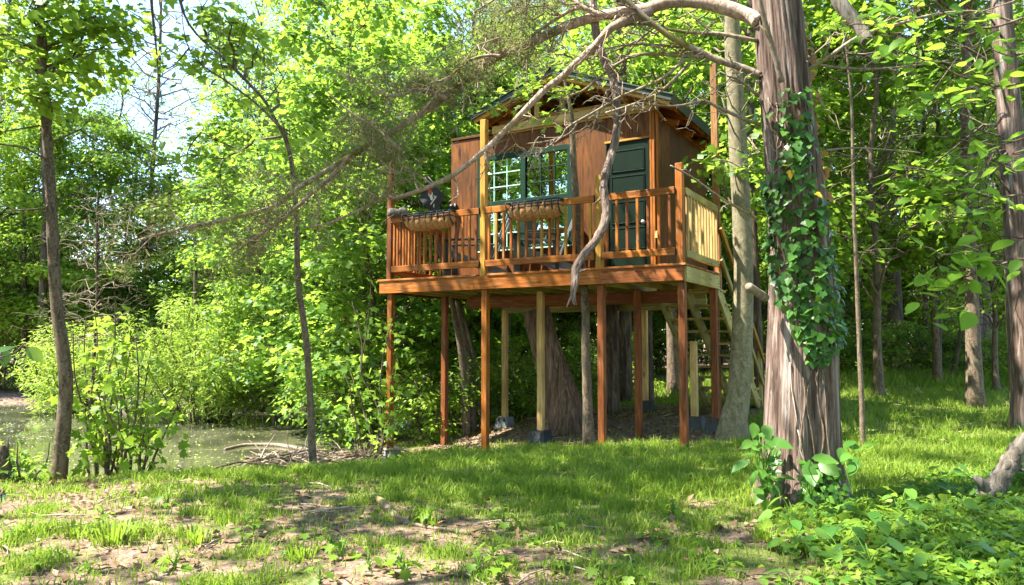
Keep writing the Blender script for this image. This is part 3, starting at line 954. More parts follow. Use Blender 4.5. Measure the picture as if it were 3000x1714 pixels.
# ---- roof
RU, RZ = -2.18, 5.285                                       # ridge
RV0, RV1 = .80, 3.72
for side, u_e, SL in ((1, -.37, .395), (-1, -3.62, .34)):
    ang = math.atan(SL)
    hw = abs(u_e - RU); Ls = hw / math.cos(ang)
    uc = (RU + u_e) / 2; zc = RZ - SL * hw / 2
    tl = side * -ang
    g = sub('roof_slope', TH)
    nrm = Vector((side * math.sin(ang), 0, math.cos(ang)))
    def on_roof(name, off, v, dims, mat, frac=.5, axis_='u', bev=.004):
        d_ = hw * frac
        p_ = Vector((RU + side * d_, v, RZ - SL * d_)) + nrm * off
        o = link(name, box_mesh(dims[0], dims[1], dims[2], M[mat], bev), g, p_)
        o.rotation_euler = (Matrix.Rotation(side * ang, 3, 'Y') @ (Matrix.Rotation(PI / 2, 3, 'Z') if axis_ == 'v' else Matrix.Identity(3))).to_euler()
        return o
    on_roof('sheathing', -.020, (RV0 + RV1) / 2 + .02, (Ls - .01, RV1 - RV0 - .08, .014), 'pale')
    rows = 11
    for i in range(rows):                                   # shingle courses, each lapping the one below
        f = (i + .5) / rows
        o = on_roof('shingle_course', .004 + .004, (RV0 + RV1) / 2, (Ls / rows + .03, RV1 - RV0, .008), 'shingle', f, bev=.002)
        o.rotation_euler = Matrix.Rotation(side * (ang - .055), 3, 'Y').to_euler()
    on_roof('rake_board', -.020, RV0 - .006, (Ls + .02, .022, .100), 'dark_roof')
    on_roof('rake_board', -.020, RV1 + .006, (Ls + .02, .022, .100), 'dark_roof')
    on_roof('drip_edge', .012, RV0 - .010, (Ls + .03, .06, .010), 'dark_roof')
    on_roof('eave_board', -.030, (RV0 + RV1) / 2, (RV1 - RV0 + .02, .022, .125), 'dark_roof', 1.0, 'v')
    on_roof('fly_rafter', -.082, RV0 + .035, (Ls - .02, .038, .089), 'honey')
    for v in (1.16, 1.66, 2.18, 2.74, 3.30):
        on_roof('rafter', -.074, v, (Ls - .03, .038, .089), 'stain')
    for f in (.30, .62, .95):                               # blocking / purlins between rafters
        on_roof('purlin', -.165 if f < .9 else -.07, (RV0 + RV1) / 2, (RV1 - RV0 - .14, .038, .07 if f < .9 else .06), 'stain' if f > .9 else 'honey', f, 'v')
board('ridge_board', (RU, (RV0 + RV1) / 2, RZ - .11), (RV1 - RV0 - .06, .038, .14), 'v', 'honey', TH)
for f, s in ((0, 0),):
    o = board('ridge_cap', (RU, (RV0 + RV1) / 2, RZ + .016), (RV1 - RV0 + .02, .16, .012), 'v', 'dark_roof', TH)
for u in (-3.0, -2.62, -2.18, -1.3):
    zt = RZ - (.395 if u > RU else .34) * abs(u - RU) - .12
    board('gable_stud', (u, WV + .03, (4.66 + zt) / 2), (zt - 4.66, .04, .085), 'z', 'pale', TH)
board('ceiling_joist', (-2.05, 1.16, 4.70), (2.5, .038, .089), 'u', 'honey', TH)
board('ceiling_joist', (-2.05, 2.18, 4.62), (2.6, .038, .089), 'u', 'stain', TH)
board('ceiling_joist', (-2.05, 3.30, 4.62), (2.6, .038, .089), 'u', 'stain', TH)
for v in (1.5, 2.2, 2.9):                                   # blocks on the right wall plate under the eave
    board('eave_block', (-.62, v, 4.44), (.24, .038, .085), 'u', 'stain', TH, tilt=-.376)
board('wall_plate', (W_R + .006, 2.35, 4.475), (2.5, .045, .05), 'v', 'stain', TH)
# closed gable at the rear
A = Acc()
A.add([(W_L + .6, W_BK + .01, WT), (W_R, W_BK + .01, WT), (W_R, W_BK + .01, 4.60), (RU, W_BK + .01, RZ - .07), (W_L + .6, W_BK + .01, 4.66)], None, [(0, 1, 2), (0, 2, 3), (0, 3, 4)])
link('gable_panel', A.mesh('gable_panel', M['ply_side']), TH)

# ---- stairs: down from the porch into the depth
st = sub('staircase', TH)
s0, s1 = (1.56, 2.02), (4.05, zg(-.4, 4.05) + .0)
run, rise = s1[0] - s0[0], s0[1] - s1[1]
sang = math.atan2(rise, run); SLn = math.hypot(run, rise)
for u in (-.86, -.43, .0):
    o = link('stringer', box_mesh(SLn + .1, .038, .20, M['treated'], .004), st, (u, (s0[0] + s1[0]) / 2, (s0[1] + s1[1]) / 2 - .06))
    o.rotation_euler = (Matrix.Rotation(PI / 2, 3, 'Z') @ Matrix.Rotation(sang, 3, 'Y')).to_euler()
nt_ = 10
for i in range(nt_):
    f = (i + .6) / nt_
    v, z = s0[0] + run * f, s0[1] - rise * f
    board('tread', (-.43, v, z + .055), (.93, .235, .034), 'u', 'treated' if i % 2 else 'pale', st)
    for u in (-.81, -.05):
        board('cleat', (u, v, z + .012), (.20, .05, .05), 'v', 'treated', st)
for u in (.06,):
    o = link('handrail', box_mesh(SLn + .1, .038, .089, M['honey'], .004), st, (u, (s0[0] + s1[0]) / 2, (s0[1] + s1[1]) / 2 + .80))
    o.rotation_euler = (Matrix.Rotation(PI / 2, 3, 'Z') @ Matrix.Rotation(sang, 3, 'Y')).to_euler()
    o = link('handrail', box_mesh(SLn + .1, .038, .089, M['treated'], .004), st, (u, (s0[0] + s1[0]) / 2, (s0[1] + s1[1]) / 2 + .36))
    o.rotation_euler = (Matrix.Rotation(PI / 2, 3, 'Z') @ Matrix.Rotation(sang, 3, 'Y')).to_euler()
    for f in (.36, .72, .98):
        board('rail_post', (u - .04, s0[0] + run * f, s0[1] - rise * f + .40), (.98, .06, .06), 'z', 'treated', st)

# ================================================================== THINGS ON THE PORCH
def chair(u, v, rz, label):
    p = house_pt(u, v, DZ)
    t = thing('porch_chair', label, 'chair', p, rz - PHI, 'slatted chairs on the porch')
    # local: faces -y
    for i in range(5):
        x = -.22 + i * .11
        h = .78 - .09 * abs(i - 2)
        o = link('back_slat', box_mesh(.095, .016, h, M['chair'], .004), t, (x, .27 + .18, .34 + h / 2 - .05)); o.rotation_euler = (-.38, 0, 0)
    for i in range(5):
        o = link('seat_slat', box_mesh(.52, .085, .018, M['chair'], .004), t, (0, -.28 + i * .105, .36 - .045 * i * .6)); o.rotation_euler = (-.17, 0, 0)
    for s in (-1, 1):
        link('arm', box_mesh(.11, .66, .022, M['chair_dark'], .005), t, (s * .31, -.02, .55))
        link('leg', box_mesh(.03, .09, .55, M['chair_dark'], .004), t, (s * .28, -.30, .275))
        o = link('leg', box_mesh(.03, .95, .10, M['chair'], .004), t, (s * .24, .12, .21)); o.rotation_euler = (-.36, 0, 0)
        link('arm_support', box_mesh(.03, .06, .52, M['chair_dark'], .004), t, (s * .30, .26, .28))
    link('back_rail', box_mesh(.66, .03, .06, M['chair_dark'], .004), t, (0, .44, .56))
    return t


chair(-3.42, .52, -1.15, 'grey slatted porch chair at the left end, beside the tall honey coloured post')
chair(-2.30, .55, -1.05, 'grey slatted porch chair under the window, behind the middle planter')


def planter(uc, label, wd=.86):
    p = house_pt(uc, -.035, 3.13)
    t = thing('planter', label, 'planter', p, -PHI, 'hanging planters on the porch rail')
    dp, h, nb = .155, .215, 8
    # coir liner bulging out between the bars
    A = Acc(); nu, nv = 65, 14
    us = np.linspace(-1, 1, nu); ph = np.linspace(0, 1, nv)
    U, Pp = np.meshgrid(us, ph, indexing='ij')
    endf = np.clip(1 - np.abs(U) ** 7, 0, 1) ** .5
    bul = np.abs(np.sin((U + 1) / 2 * nb * PI)) ** .6
    outw = np.sin(Pp * PI * .5 + PI * .5) * 0 + np.cos(Pp * PI / 2) ** .7
    wob = .012 * (vnoise(U * 9 + 40, Pp * 7, 33) - .5) * 2
    X = U * wd / 2 * (.93 + .07 * np.cos(Pp * 1.2))
    Yy = -(dp * outw * (.35 + .65 * endf) + (.022 * bul) * np.sin(np.clip(Pp * 1.25, 0, 1) * PI) + wob)
    Zz = -.045 - h * .86 * np.sin(Pp * PI / 2) * (.55 + .45 * endf) - .014 * bul * Pp + wob
    i, j = np.meshgrid(np.arange(nu - 1), np.arange(nv - 1), indexing='ij'); a_ = (i * nv + j).ravel()
    A.add(np.column_stack([X.ravel(), Yy.ravel(), Zz.ravel()]), np.stack([a_, a_ + 1, a_ + nv + 1, a_ + nv], 1))
    # top of the fill, just under the rim
    link('coir_liner', A.mesh('coir_liner', M['coir'], True), t)
    A = Acc()
    A.add([(-wd / 2 + .02, -dp + .02, -.07), (wd / 2 - .02, -dp + .02, -.07), (wd / 2 - .02, -.02, -.07), (-wd / 2 + .02, -.02, -.07)], [(0, 1, 2, 3)])
    link('potting_soil', A.mesh('potting_soil', M['litter']), t)
    A = Acc()
    q = [(-wd / 2, -.012, 0), (-wd / 2, -dp, 0), (wd / 2, -dp, 0), (wd / 2, -.012, 0), (-wd / 2, -.012, 0)]
    tube(A, q, .012, 6)
    link('rim', A.mesh('rim', M['black_iron'], True), t)
    A = Acc()
    q2 = [(x * .99, y * 1.03, -.075) for x, y, z in q]
    tube(A, q2, .007, 5)
    link('rim', A.mesh('rim', M['black_iron'], True), t)
    A = Acc()
    tt = np.linspace(0, 1, 9)
    tube(A, np.column_stack([0 * tt, -(dp + .014) * np.cos(tt * PI / 2) ** .75, -h * .9 * np.sin(tt * PI / 2)]), .0095, 5)
    me = A.mesh('bar', M['black_iron'], True)
    for k in range(nb + 1):
        link('bar', me, t, ((-.5 + k / nb) * wd * .985, 0, 0))
    return t


planter(-3.74, 'coconut fibre planter in black wire basket at the far left rail')
planter(-1.99, 'coconut fibre planter in black wire basket on the middle rail below the window', .80)


def skull_flag():
    p = house_pt(-4.13, WV - .01, 3.44)
    t = thing('pirate_flag', 'small black skull and crossbones flag on short angled pole by house corner', 'flag', p, -PHI)
    A = Acc()
    a0, a1 = np.array([0, -.02, 0]), np.array([-.30, -.30, .48])
    tube(A, [a0, a1], .008, 6)
    link('pole', A.mesh('pole', M['black_iron'], True), t)
    A = Acc()
    tube(A, [(0, 0, -.05), (0, -.05, 0), (0, -.10, .02)], [.03, .035, .03], 8)
    tube(A, [(.03, -.01, -.06), (.03, -.01, .06)], .02, 6)
    link('bracket', A.mesh('bracket', M['black_iron'], True), t)
    # cloth hangs from the pole: top corner at the pole tip, swings down
    e1 = (a1 - a0); L = np.linalg.norm(e1); e1 /= L
    P0 = a0 + e1 * .16
    fx = -e1                                              # along the hoist, from the tip down the pole
    nu, nv = 17, 17
    A = Acc(); g = []
    fall = np.array([-.30, -.10, -.62]); fall /= np.linalg.norm(fall)
    def cloth(s, q):
        """s 0..1 along the pole from the tip, q 0..1 away from it"""
        b_ = a1 + fx * (s * .40)
        w_ = .018 * math.sin(s * 9 + q * 5) * q
        return b_ + fall * (q * .34) + np.array([.5, -.86, 0]) * w_ + np.array([.0, 0, -.05]) * q * q
    for i in range(nu):
        for j in range(nv): g.append(cloth(i / (nu - 1), j / (nv - 1)))
    i, j = np.meshgrid(np.arange(nu - 1), np.arange(nv - 1), indexing='ij'); a_ = (i * nv + j).ravel()
    A.add(g, np.stack([a_, a_ + nv, a_ + nv + 1, a_ + 1], 1))
    link('cloth', A.mesh('cloth', M['flag'], True), t)
    nn = np.cross(fx, fall); nn /= np.linalg.norm(nn)
    cam_dir = np.array([-.5, -.86, .0])
    if nn @ cam_dir < 0: nn = -nn
    def emb(name, pts, mat, off):
        A = Acc()
        v = [cloth(*q) + nn * off for q in pts]
        c_ = np.mean(v, 0)
        A.add(np.vstack([v, [c_]]), None, [(k, (k + 1) % len(v), len(v)) for k in range(len(v))])
        link(name, A.mesh(name, M[mat]), t)
    def disc(cs, cq, rs, rq, n=14, a0_=0, a1_=2 * PI):
        return [(cs + rs * math.cos(a0_ + (a1_ - a0_) * k / n), cq + rq * math.sin(a0_ + (a1_ - a0_) * k / n)) for k in range(n + (a1_ - a0_ < 6))]
    # upright direction of the emblem on the cloth: up is -s +... towards the tip
    emb('skull', disc(.40, .46, .115, .13), 'flag_white', .004)
    emb('skull_jaw', disc(.52, .55, .07, .08), 'flag_white', .0045)
    emb('bandana', disc(.335, .40, .10, .115), 'flag_red', .006)
    emb('eye_socket', disc(.42, .43, .026, .03, 8), 'black_iron', .008)
    emb('eye_socket', disc(.40, .53, .026, .03, 8), 'black_iron', .008)
    emb('crossbone', [(.56, .38), (.60, .36), (.78, .72), (.74, .75)], 'flag_white', .005)
    emb('crossbone', [(.66, .30), (.70, .33), (.60, .78), (.56, .76)], 'flag_white', .0055)
    return t


M['flag'] = plain_mat('black flag cloth', (.030, .030, .034), .8, var=.2, scale=30)
M['flag_white'] = plain_mat('printed bone white', (.62, .60, .54), .8)
M['flag_red'] = plain_mat('printed red', (.36, .05, .04), .8)
skull_flag()

# weathered lump on the left end of the rail
A = Acc()
pp = np.array([(-.16, 0, 0), (-.08, -.02, .03), (.02, .0, .02), (.10, .01, .03), (.15, .0, .0)])
tube(A, smooth_path(pp, 4), np.interp(np.arange(17), [0, 4, 8, 12, 16], [.03, .075, .06, .078, .05]), 9, lump=.35)
tube(A, [(.0, -.07, -.02), (-.10, -.14, -.10), (-.20, -.16, -.17)], [.012, .009, .005], 5)
o = link('driftwood_chunk', A.mesh('driftwood_chunk', M['grey_log'], True), None, house_pt(-4.40, -.03, 3.185), (0, 0, -PHI))
tag(o, 'gnarled grey driftwood chunk resting on left end of rail', 'driftwood')

# ================================================================== TREES
def limb_path(a, b, r, sag=.1, k=3, wob=.12):
    a, b = np.asarray(a, float), np.asarray(b, float)
    L = np.linalg.norm(b - a)
    t = np.linspace(0, 1, k + 2)[:, None]
    P = a + (b - a) * t
    P[1:-1] += r.normal(size=(k, 3)) * L * wob * .5
    P[:, 2] += np.sin(t[:, 0] * PI) * L * sag
    return P


def make_tree_meshes(nm, seed, H, h0, Rc, n_cl, per, tmpl, size, bark, leaf, tr=.12, cl=.8, lean=(0, 0), droop=.35, profile='round', flat=.55, wob=.03, up=.8, bare=0):
    """trunk + limbs in one bark mesh, leaves in another; both share the tree's base as origin"""
    r = np.random.default_rng(seed)
    B, L = Acc(), Acc()
    n = 9
    hs = np.linspace(0, 1, n)
    tp = np.column_stack([lean[0] * hs ** 1.3 + H * wob * r.normal(size=n) * hs * .6, lean[1] * hs ** 1.3 + H * wob * r.normal(size=n) * hs * .6, H * .94 * hs])
    tp[0, :2] = 0
    tp[:, 2] -= .12 * (1 - hs)
    tps = smooth_path(tp, 3)
    f = np.linspace(0, 1, len(tps))
    trr = tr * (1 - .86 * f ** .9) * (1 + .55 * np.exp(-f * 22))
    tube(B, tps, trr, 8, lump=.10, r=r)
    def trunk_at(h):
        q = np.clip(h / (H * .94), 0, 1)
        return np.array([np.interp(q, f, tps[:, k]) for k in range(3)]), np.interp(q, f, trr)
    for c in range(n_cl):
        q = (c + r.random()) / n_cl
        h = h0 + (H - h0) * q
        if profile == 'round': rad = Rc * math.sqrt(max(.06, 1 - (2 * q - .85) ** 2 * .85))
        elif profile == 'cone': rad = Rc * (1.05 - .85 * q)
        else: rad = Rc * (.55 + .45 * math.sin(q * PI))
        a = c * 2.399 + r.normal() * .5
        d = rad * (.25 + .75 * math.sqrt(r.random()))
        base, br = trunk_at(max(h0 * .7, h - d * (.35 + .5 * r.random())))
        ctr = np.array([base[0] + math.cos(a) * d, base[1] + math.sin(a) * d, h + r.normal() * .15])
        P = limb_path(base, ctr, r, .08)
        tube(B, P, np.linspace(max(.012, br * .42), .008, len(P)), 5, cap=False)
        cr = cl * (.65 + .7 * r.random())
        for k in range(4):                                # twigs inside the clump
            e = ctr + rvec(1, r)[0] * cr * np.array([.9, .9, .45])
            tube(B, limb_path(P[-2] * .4 + ctr * .6, e, r, .05, 1), [.009, .006, .003], 4, cap=False)
        if r.random() < bare: continue
        leaf_cloud(L, ctr, cr, int(per * (.6 + .8 * r.random())), tmpl, size, r, up, droop, flat, tint_base=.42 + .22 * (r.random() - .4), tint_var=.32)
    return B.mesh(nm + '_trunk', M[bark], True), L.mesh(nm + '_crown', M[leaf])


def plant_tree(name, meshes, label, cat, x, y, rz=0, s=1.0, group=None, part=('trunk', 'crown'), z=None):
    z = gz(x, y) if z is None else z
    t = thing(name, label, cat, (x, y, z), rz, group, s)
    link(part[0], meshes[0], t)
    c = link(part[1], meshes[1], t); c['kind'] = 'stuff'
    return t


def copies(src, spots, labels, group, r, smin=.85, smax=1.15):
    """further trees of a kind: the root and each of its parts copied, meshes shared"""
    for i, (x, y) in enumerate(spots):
        c = copy_tree(src)
        s = smin + (smax - smin) * r.random()
        c.location = (x, y, gz(x, y) - .03); c.rotation_euler = (0, 0, r.random() * 2 * PI); c.scale = (s, s, s * (.92 + .16 * r.random()))
        c['label'] = labels if isinstance(labels, str) else labels[i % len(labels)]
        c['group'] = group


RT = np.random.default_rng(23)
# kinds that make the woods
K_forest = [make_tree_meshes('forest_tree', 100 + i, 19, 4.0, 3.4, 62, 215, LEAF_KITE, .125, 'dark_bark', 'forest_leaf', tr=.20, cl=1.15, profile='col', bare=.06) for i in range(3)]
K_dark = [make_tree_meshes('dark_tree', 120 + i, 17, 2.6, 3.0, 54, 130, LEAF_KITE, .13, 'dark_bark', 'dark_leaf', tr=.18, cl=1.1, profile='col') for i in range(2)]
K_maple = [make_tree_meshes('young_maple', 140 + i, 8.5, 1.0, 2.0, 54, 130, LEAF_MAPLE_S, .120, 'brown_bark', 'maple_leaf', tr=.06, cl=.62, profile='col', flat=.5, lean=(.5 * i - .3, .3)) for i in range(3)]
K_lime = [make_tree_meshes('lime_maple', 160 + i, 10, 2.4, 2.5, 48, 180, LEAF_MAPLE_S, .115, 'brown_bark', 'lime_leaf', tr=.08, cl=.75, profile='round', flat=.5) for i in range(2)]
K_shrub = [make_tree_meshes('understory_shrub', 180 + i, 3.6, .25, 1.5, 40, 130, LEAF_KITE, .095, 'brown_bark', ('forest_leaf', 'maple_leaf', 'lime_leaf')[i], tr=.03, cl=.5, profile='round', flat=.6) for i in range(3)]
K_low = [make_tree_meshes('low_bush', 190 + i, 1.15, .06, .8, 22, 90, LEAF_KITE, .075, 'brown_bark', ('forest_leaf', 'lime_leaf')[i], tr=.014, cl=.3, profile='round', flat=.6) for i in range(2)]


def forest(kind, name, label, cat, group, spots, r, smin=.85, smax=1.15):
    for k, m_ in enumerate(kind):
        sp = spots[k::len(kind)]
        if not sp: continue
        t = plant_tree(name, m_, label, cat, sp[0][0], sp[0][1], r.random() * 6, 1.0, group)
        copies(t, sp[1:], label, group, r, smin, smax)


def az(vx, dist):
    """ground position seen at view column vx, dist metres ahead"""
    p = at(vx, 857, dist)
    return (p[0], dist)


GAP = lambda v: 318 < v < 408                               # the bright gap of sky on the left
spots = []
for d, step in ((31, 210), (37, 170), (45, 130)):
    for v in np.arange(-250, 2900, step):
        vv = v + RT.normal() * 40
        if 170 < vv < 580 or (2080 < vv < 2460 and d < 43): continue
        if d < 35 and 1000 < vv < 1900 and RT.random() < .4: continue
        spots.append(az(vv, d + RT.normal() * 1.5))
forest(K_forest, 'forest_tree', 'tall leafy tree in the woods far behind the clearing', 'tree', 'tall trees at the back of the woods', spots, RT, .9, 1.25)
spots = [az(v, d) for v, d in ((262, 37), (600, 34), (740, 31), (900, 26))]
forest(K_dark, 'dark_tree', 'dark green tree standing on the far side of the pond', 'tree', 'dark trees beyond the pond', spots, RT, .8, 1.1)
spots = [az(v, d) for v, d in ((2640, 30), (1980, 32), (1350, 29))]
forest(K_dark, 'dark_tree', 'dark green tree in the woods behind the right hand lawn', 'tree', 'dark trees behind the lawn', spots, RT, .8, 1.1)
# the close maple thicket between pond and house, and behind the house
spots = [az(v, d) for v, d in ((690, 18.5), (790, 17.5), (870, 15.4), (930, 14.2), (840, 20.5), (1040, 18.5), (760, 22.5), (650, 24.5), (560, 26.5), (1110, 20))]
forest(K_maple, 'young_maple', 'young maple in the bright thicket between pond and treehouse', 'tree', 'young maples left of the treehouse', spots, RT, .85, 1.2)
spots = [az(v, d) for v, d in ((1230, 19.5), (1400, 24), (1600, 24), (1790, 22), (1150, 17.5))]
forest(K_maple, 'young_maple', 'young maple growing in the woods behind the treehouse', 'tree', 'young maples behind the treehouse', spots, RT, .9, 1.25)
spots = [az(v, d) for v, d in ((1080, 19.5), (1290, 20.5), (1420, 23), (1570, 20), (1720, 22), (960, 21), (2330, 23.5), (2120, 22.5), (2460, 25), (2600, 21), (1960, 24), (2230, 27))]
forest(K_lime, 'lime_maple', 'lime green maple with sunlit leaves rising above the treehouse roof', 'tree', 'lime green maples', spots[:6], RT, .95, 1.3)
forest(K_lime, 'lime_maple', 'lime green maple with sunlit leaves at the right lawn edge', 'tree', 'lime green maples by the lawn', spots[6:], RT, .8, 1.1)
spots = [az(v, d) for v, d in ((-30, 27.5), (60, 27), (140, 28), (230, 29), (560, 28), (300, 28), (430, 30), (640, 26.5), (-110, 27), (360, 34), (500, 34))]
forest(K_lime, 'lime_maple', 'yellow green tree on the far bank of the pond', 'tree', 'yellow green trees on the far bank', spots, RT, .75, 1.05)
# understory
sp = []
for v in np.arange(1900, 2720, 42):
    sp.append(az(v + RT.normal() * 15, 20 + 3.4 * RT.random()))
for v in np.arange(1130, 1900, 75):
    sp.append(az(v + RT.normal() * 15, 21.5 + 2.5 * RT.random()))
forest(K_shrub, 'understory_shrub', 'leafy understory shrub at the back edge of the lawn', 'shrub', 'understory shrubs at the lawn edge', sp, RT, .65, 1.15)
sp = [az(v + RT.normal() * 20, 27 + 3 * RT.random()) for v in np.arange(-120, 760, 55)]
forest(K_shrub, 'understory_shrub', 'leafy understory shrub along the far bank of the pond', 'shrub', 'understory shrubs on the far bank', sp, RT, .8, 1.4)
sp = [az(v, d) for v, d in ((915, 14.6), (880, 16.8), (1100, 18))]
forest(K_shrub, 'understory_shrub', 'leafy shrub in the thicket beside the rear stilts', 'shrub', 'shrubs beside the rear stilts', sp, RT, .65, 1.0)
sp = [az(v + RT.normal() * 12, d + RT.normal() * .4) for v, d in ((1010, 13.4), (1060, 13), (1240, 14), (1290, 14.4), (1350, 15), (1440, 15.5), (1500, 15.2), (1580, 16), (2130, 17), (2180, 17.4), (2290, 17), (2340, 17.8), (2390, 17), (2500, 16.4), (2050, 16.4), (2560, 15.5), (1190, 13.2))]
forest(K_lime, 'lime_maple', 'small lime green maple just behind the great cedar and the lawn', 'tree', 'small maples over the right lawn', [az(2185, 13.6), az(2330, 15.2), az(2475, 14.2), az(2060, 15.5)], RT, .62, .74)
_four = sorted((o for o in COL.objects if o.get('group') == 'small maples over the right lawn'), key=lambda o: o.location.x / o.location.y)
for o, lab in zip(_four, ('small lime green maple half hidden behind the great cedar', 'small lime green maple on the lawn just right of the great cedar', 'small lime green maple in the middle of the right lawn', 'small lime green maple on the right lawn beside the edge cedar')):
    o['label'] = lab
forest(K_low, 'low_bush', 'low leafy bush at the edge of the woods behind the lawn', 'bush', 'low bushes at the edge of the woods', sp, RT, .7, 1.3)
# trees round the viewer and over the pond's left end: they throw the dappled shade and stand in the window's reflection
sp = [(-9.0, -4.0), (-4.5, -9.0), (2.0, -8.0), (8.0, -6.5), (13, -2), (-8, -15), (4, -16), (15, -12)]
forest(K_forest, 'forest_tree', 'tall leafy tree standing around the near side of the clearing', 'tree', 'tall trees round the clearing', sp, RT, .8, 1.05)
sp = [(-12.5, 4.4), (-14.2, 6.6), (-11.5, 2.4), (-15.5, 9.2), (-13.2, .8), (-17, 4.5), (-8.6, 1.6), (-6.6, -1.5), (9.5, 2.0), (6.0, -3.5), (-2.0, -5.0)]
forest(K_lime, 'lime_maple', 'lime green maple at the near side of the clearing', 'tree', 'maples round the clearing', sp, RT, .95, 1.15)
K_high = [make_tree_meshes('added_shade_tree', 170, 13, 6.8, 2.6, 36, 80, LEAF_MAPLE_S, .13, 'brown_bark', 'maple_leaf', tr=.11, cl=.8, profile='round')]  # added trees, crowns above the frame, sparse so the front lawn gets dappled shade
forest(K_high, 'added_shade_tree', 'unseen high crowned tree added to dapple the front lawn with shade', 'tree', 'added shade trees over the front lawn', [(-5.0, 3.4), (-3.1, .9), (-6.1, 7.2)], RT, .92, 1.08)
K_high2 = [make_tree_meshes('added_shade_tree', 171, 13, 6.2, 2.9, 50, 150, LEAF_MAPLE_S, .13, 'brown_bark', 'maple_leaf', tr=.11, cl=.85, profile='round')]  # denser crowns, added only to cast shade over the right lawn
forest(K_high2, 'added_shade_tree', 'high crowned tree added behind the treehouse to shade the right lawn', 'tree', 'added shade trees behind the treehouse', [(3.2, 14.9), (6.2, 16.6), (7.5, 12.2)], RT, 1.05, 1.2)
# far mass that closes the horizon
A = Acc(); r = np.random.default_rng(77)
for i in range(330):
    v = -700 + 4000 * i / 330
    d = 52 + 8 * r.random()
    x, y = az(v, d)
    for k in range(2 if 150 < v < 620 else 4):
        leaf_cloud(A, (x + r.normal() * 1.5, y + r.normal(), gz(x, y) + 1 + k * 2.6 + r.random() * 2), 2.4, 60, LEAF_KITE, .55, r, tint_base=.45, flat=.8)
o = link('far_woods', A.mesh('far_woods', M['forest_leaf']))
tag(o, 'far mass of woods closing off the view between the trees', 'woods', kind='stuff')


# ---- trunks with a path of their own
def trunk_thing(name, label, pts, dist, widths, bark, group=None, sink=.1, n=10, lump=.08, extra=None, cat='tree', flare=0.0, kpath=4, part='trunk'):
    """pts: view pixels from the base up; dist: metres ahead (one or per point); widths: view px"""
    pts = list(pts)
    ds = dist if hasattr(dist, '__len__') else [dist] * len(pts)
    W = np.array([at(p[0], p[1], d) for p, d in zip(pts, ds)])
    rad = np.array([wd * KV / F_PX * d / 2 for wd, d in zip(widths, ds)])
    g = gz(W[0][0], W[0][1])
    W[0][2] = g - sink
    P = smooth_path(W, kpath)
    rr = np.interp(np.linspace(0, 1, len(P)), np.linspace(0, 1, len(rad)), rad)
    t = thing(name, label, cat, (W[0][0], W[0][1], g), 0, group)
    A = Acc()
    tube(A, P - np.array([W[0][0], W[0][1], g]), rr, n, lump=lump)
    if extra: extra(A, P - np.array([W[0][0], W[0][1], g]), rr)
    link(part, A.mesh(part, M[bark], True), t)
    return t, P, rr, np.array([W[0][0], W[0][1], g])


def twiggy(seed, n, L0, L1, f0=.3, f1=1.0, upw=.3, rad=.012, sub_=2):
    def go(A, P, rr):
        r = np.random.default_rng(seed)
        for i in range(n):
            k = int((f0 + (f1 - f0) * r.random()) * (len(P) - 1))
            d = rvec(1, r)[0]; d[2] = d[2] * .5 + upw; d /= np.linalg.norm(d)
            L = L0 + (L1 - L0) * r.random()
            q = limb_path(P[k], P[k] + d * L, r, .08, 3, .2)
            tube(A, q, np.linspace(min(rad, rr[k] * .7), .003, len(q)), 5, cap=False)
            for s_ in range(sub_):
                b = q[1 + s_ % 3]
                e = b + (d * .6 + rvec(1, r)[0] * .7) * L * .4
                tube(A, limb_path(b, e, r, .05, 1, .2), [.005, .004, .002], 4, cap=False)
    return go


def crown_for(root, origin, clumps, tmpl, size, leaf, per, seed, cl=.5, flat=.5, droop=.4, P=None, bark='brown_bark', tint=.5):
    """leaf clumps at given world points joined by limbs to the nearest part of the trunk path"""
    r = np.random.default_rng(seed)
    L, B = Acc(), Acc()
    for c in clumps:
        c = np.asarray(c, float)
        if P is not None:
            i = np.argmin(np.linalg.norm(P - (c - np.array([0, 0, .5])), axis=1))
            q = limb_path(P[i], c, r, .1)
            tube(B, q - origin, np.linspace(.022, .006, len(q)), 5, cap=False)
            for k in range(4):
                e = c + rvec(1, r)[0] * cl * np.array([1, 1, .5])
                tube(B, limb_path(q[-2] * .3 + c * .7, e, r, .05, 1) - origin, [.007, .005, .002], 4, cap=False)
        leaf_cloud(L, c - origin, cl * (.7 + .6 * r.random()), int(per * (.6 + .8 * r.random())), tmpl, size, r, .8, droop, flat, tint, .35)
    o = link('crown', L.mesh('crown', M[leaf]), root); o['kind'] = 'stuff'
    if B.n: link('limb', B.mesh('limb', M[bark], True), root)
    return o


# left tree at the pond bank
t, P, rr, o0 = trunk_thing('slender_tree', 'slender bent dark brown tree at left on the pond bank', [(145, 1172), (163, 1000), (160, 900), (141, 760), (132, 600), (122, 400), (110, 250), (102, 90), (96, -60), (60, -420), (40, -900)],
                           8.7, [40, 33, 32, 29, 27, 24, 22, 19, 17, 14, 7], 'brown_bark', extra=twiggy(5, 9, .7, 1.6, .45, .75, .2, .014))
r = np.random.default_rng(31)
cl_ = [at(px_, py_, 8.7 + dd) for px_, py_, dd in ((30, 60, .2), (90, 20, -.3), (180, 70, .3), (240, 40, .0), (60, 150, -.4), (170, 150, .5), (260, 120, .2), (20, 220, .3), (300, 60, .4), (120, 240, -.2), (-30, 110, 0), (220, 180, .8), (330, 100, .7), (40, -60, 0), (200, -50, .3))]
cl_ += [np.array([P[-1][0] + 1.9 * r.normal() + .4, P[-1][1] + 1.9 * r.normal(), 6.8 + 4.8 * r.random()]) for _ in range(34)]
crown_for(t, o0, cl_, LEAF_MAPLE_S, .105, 'lime_leaf', 110, 32, .62, P=P, tint=.45)

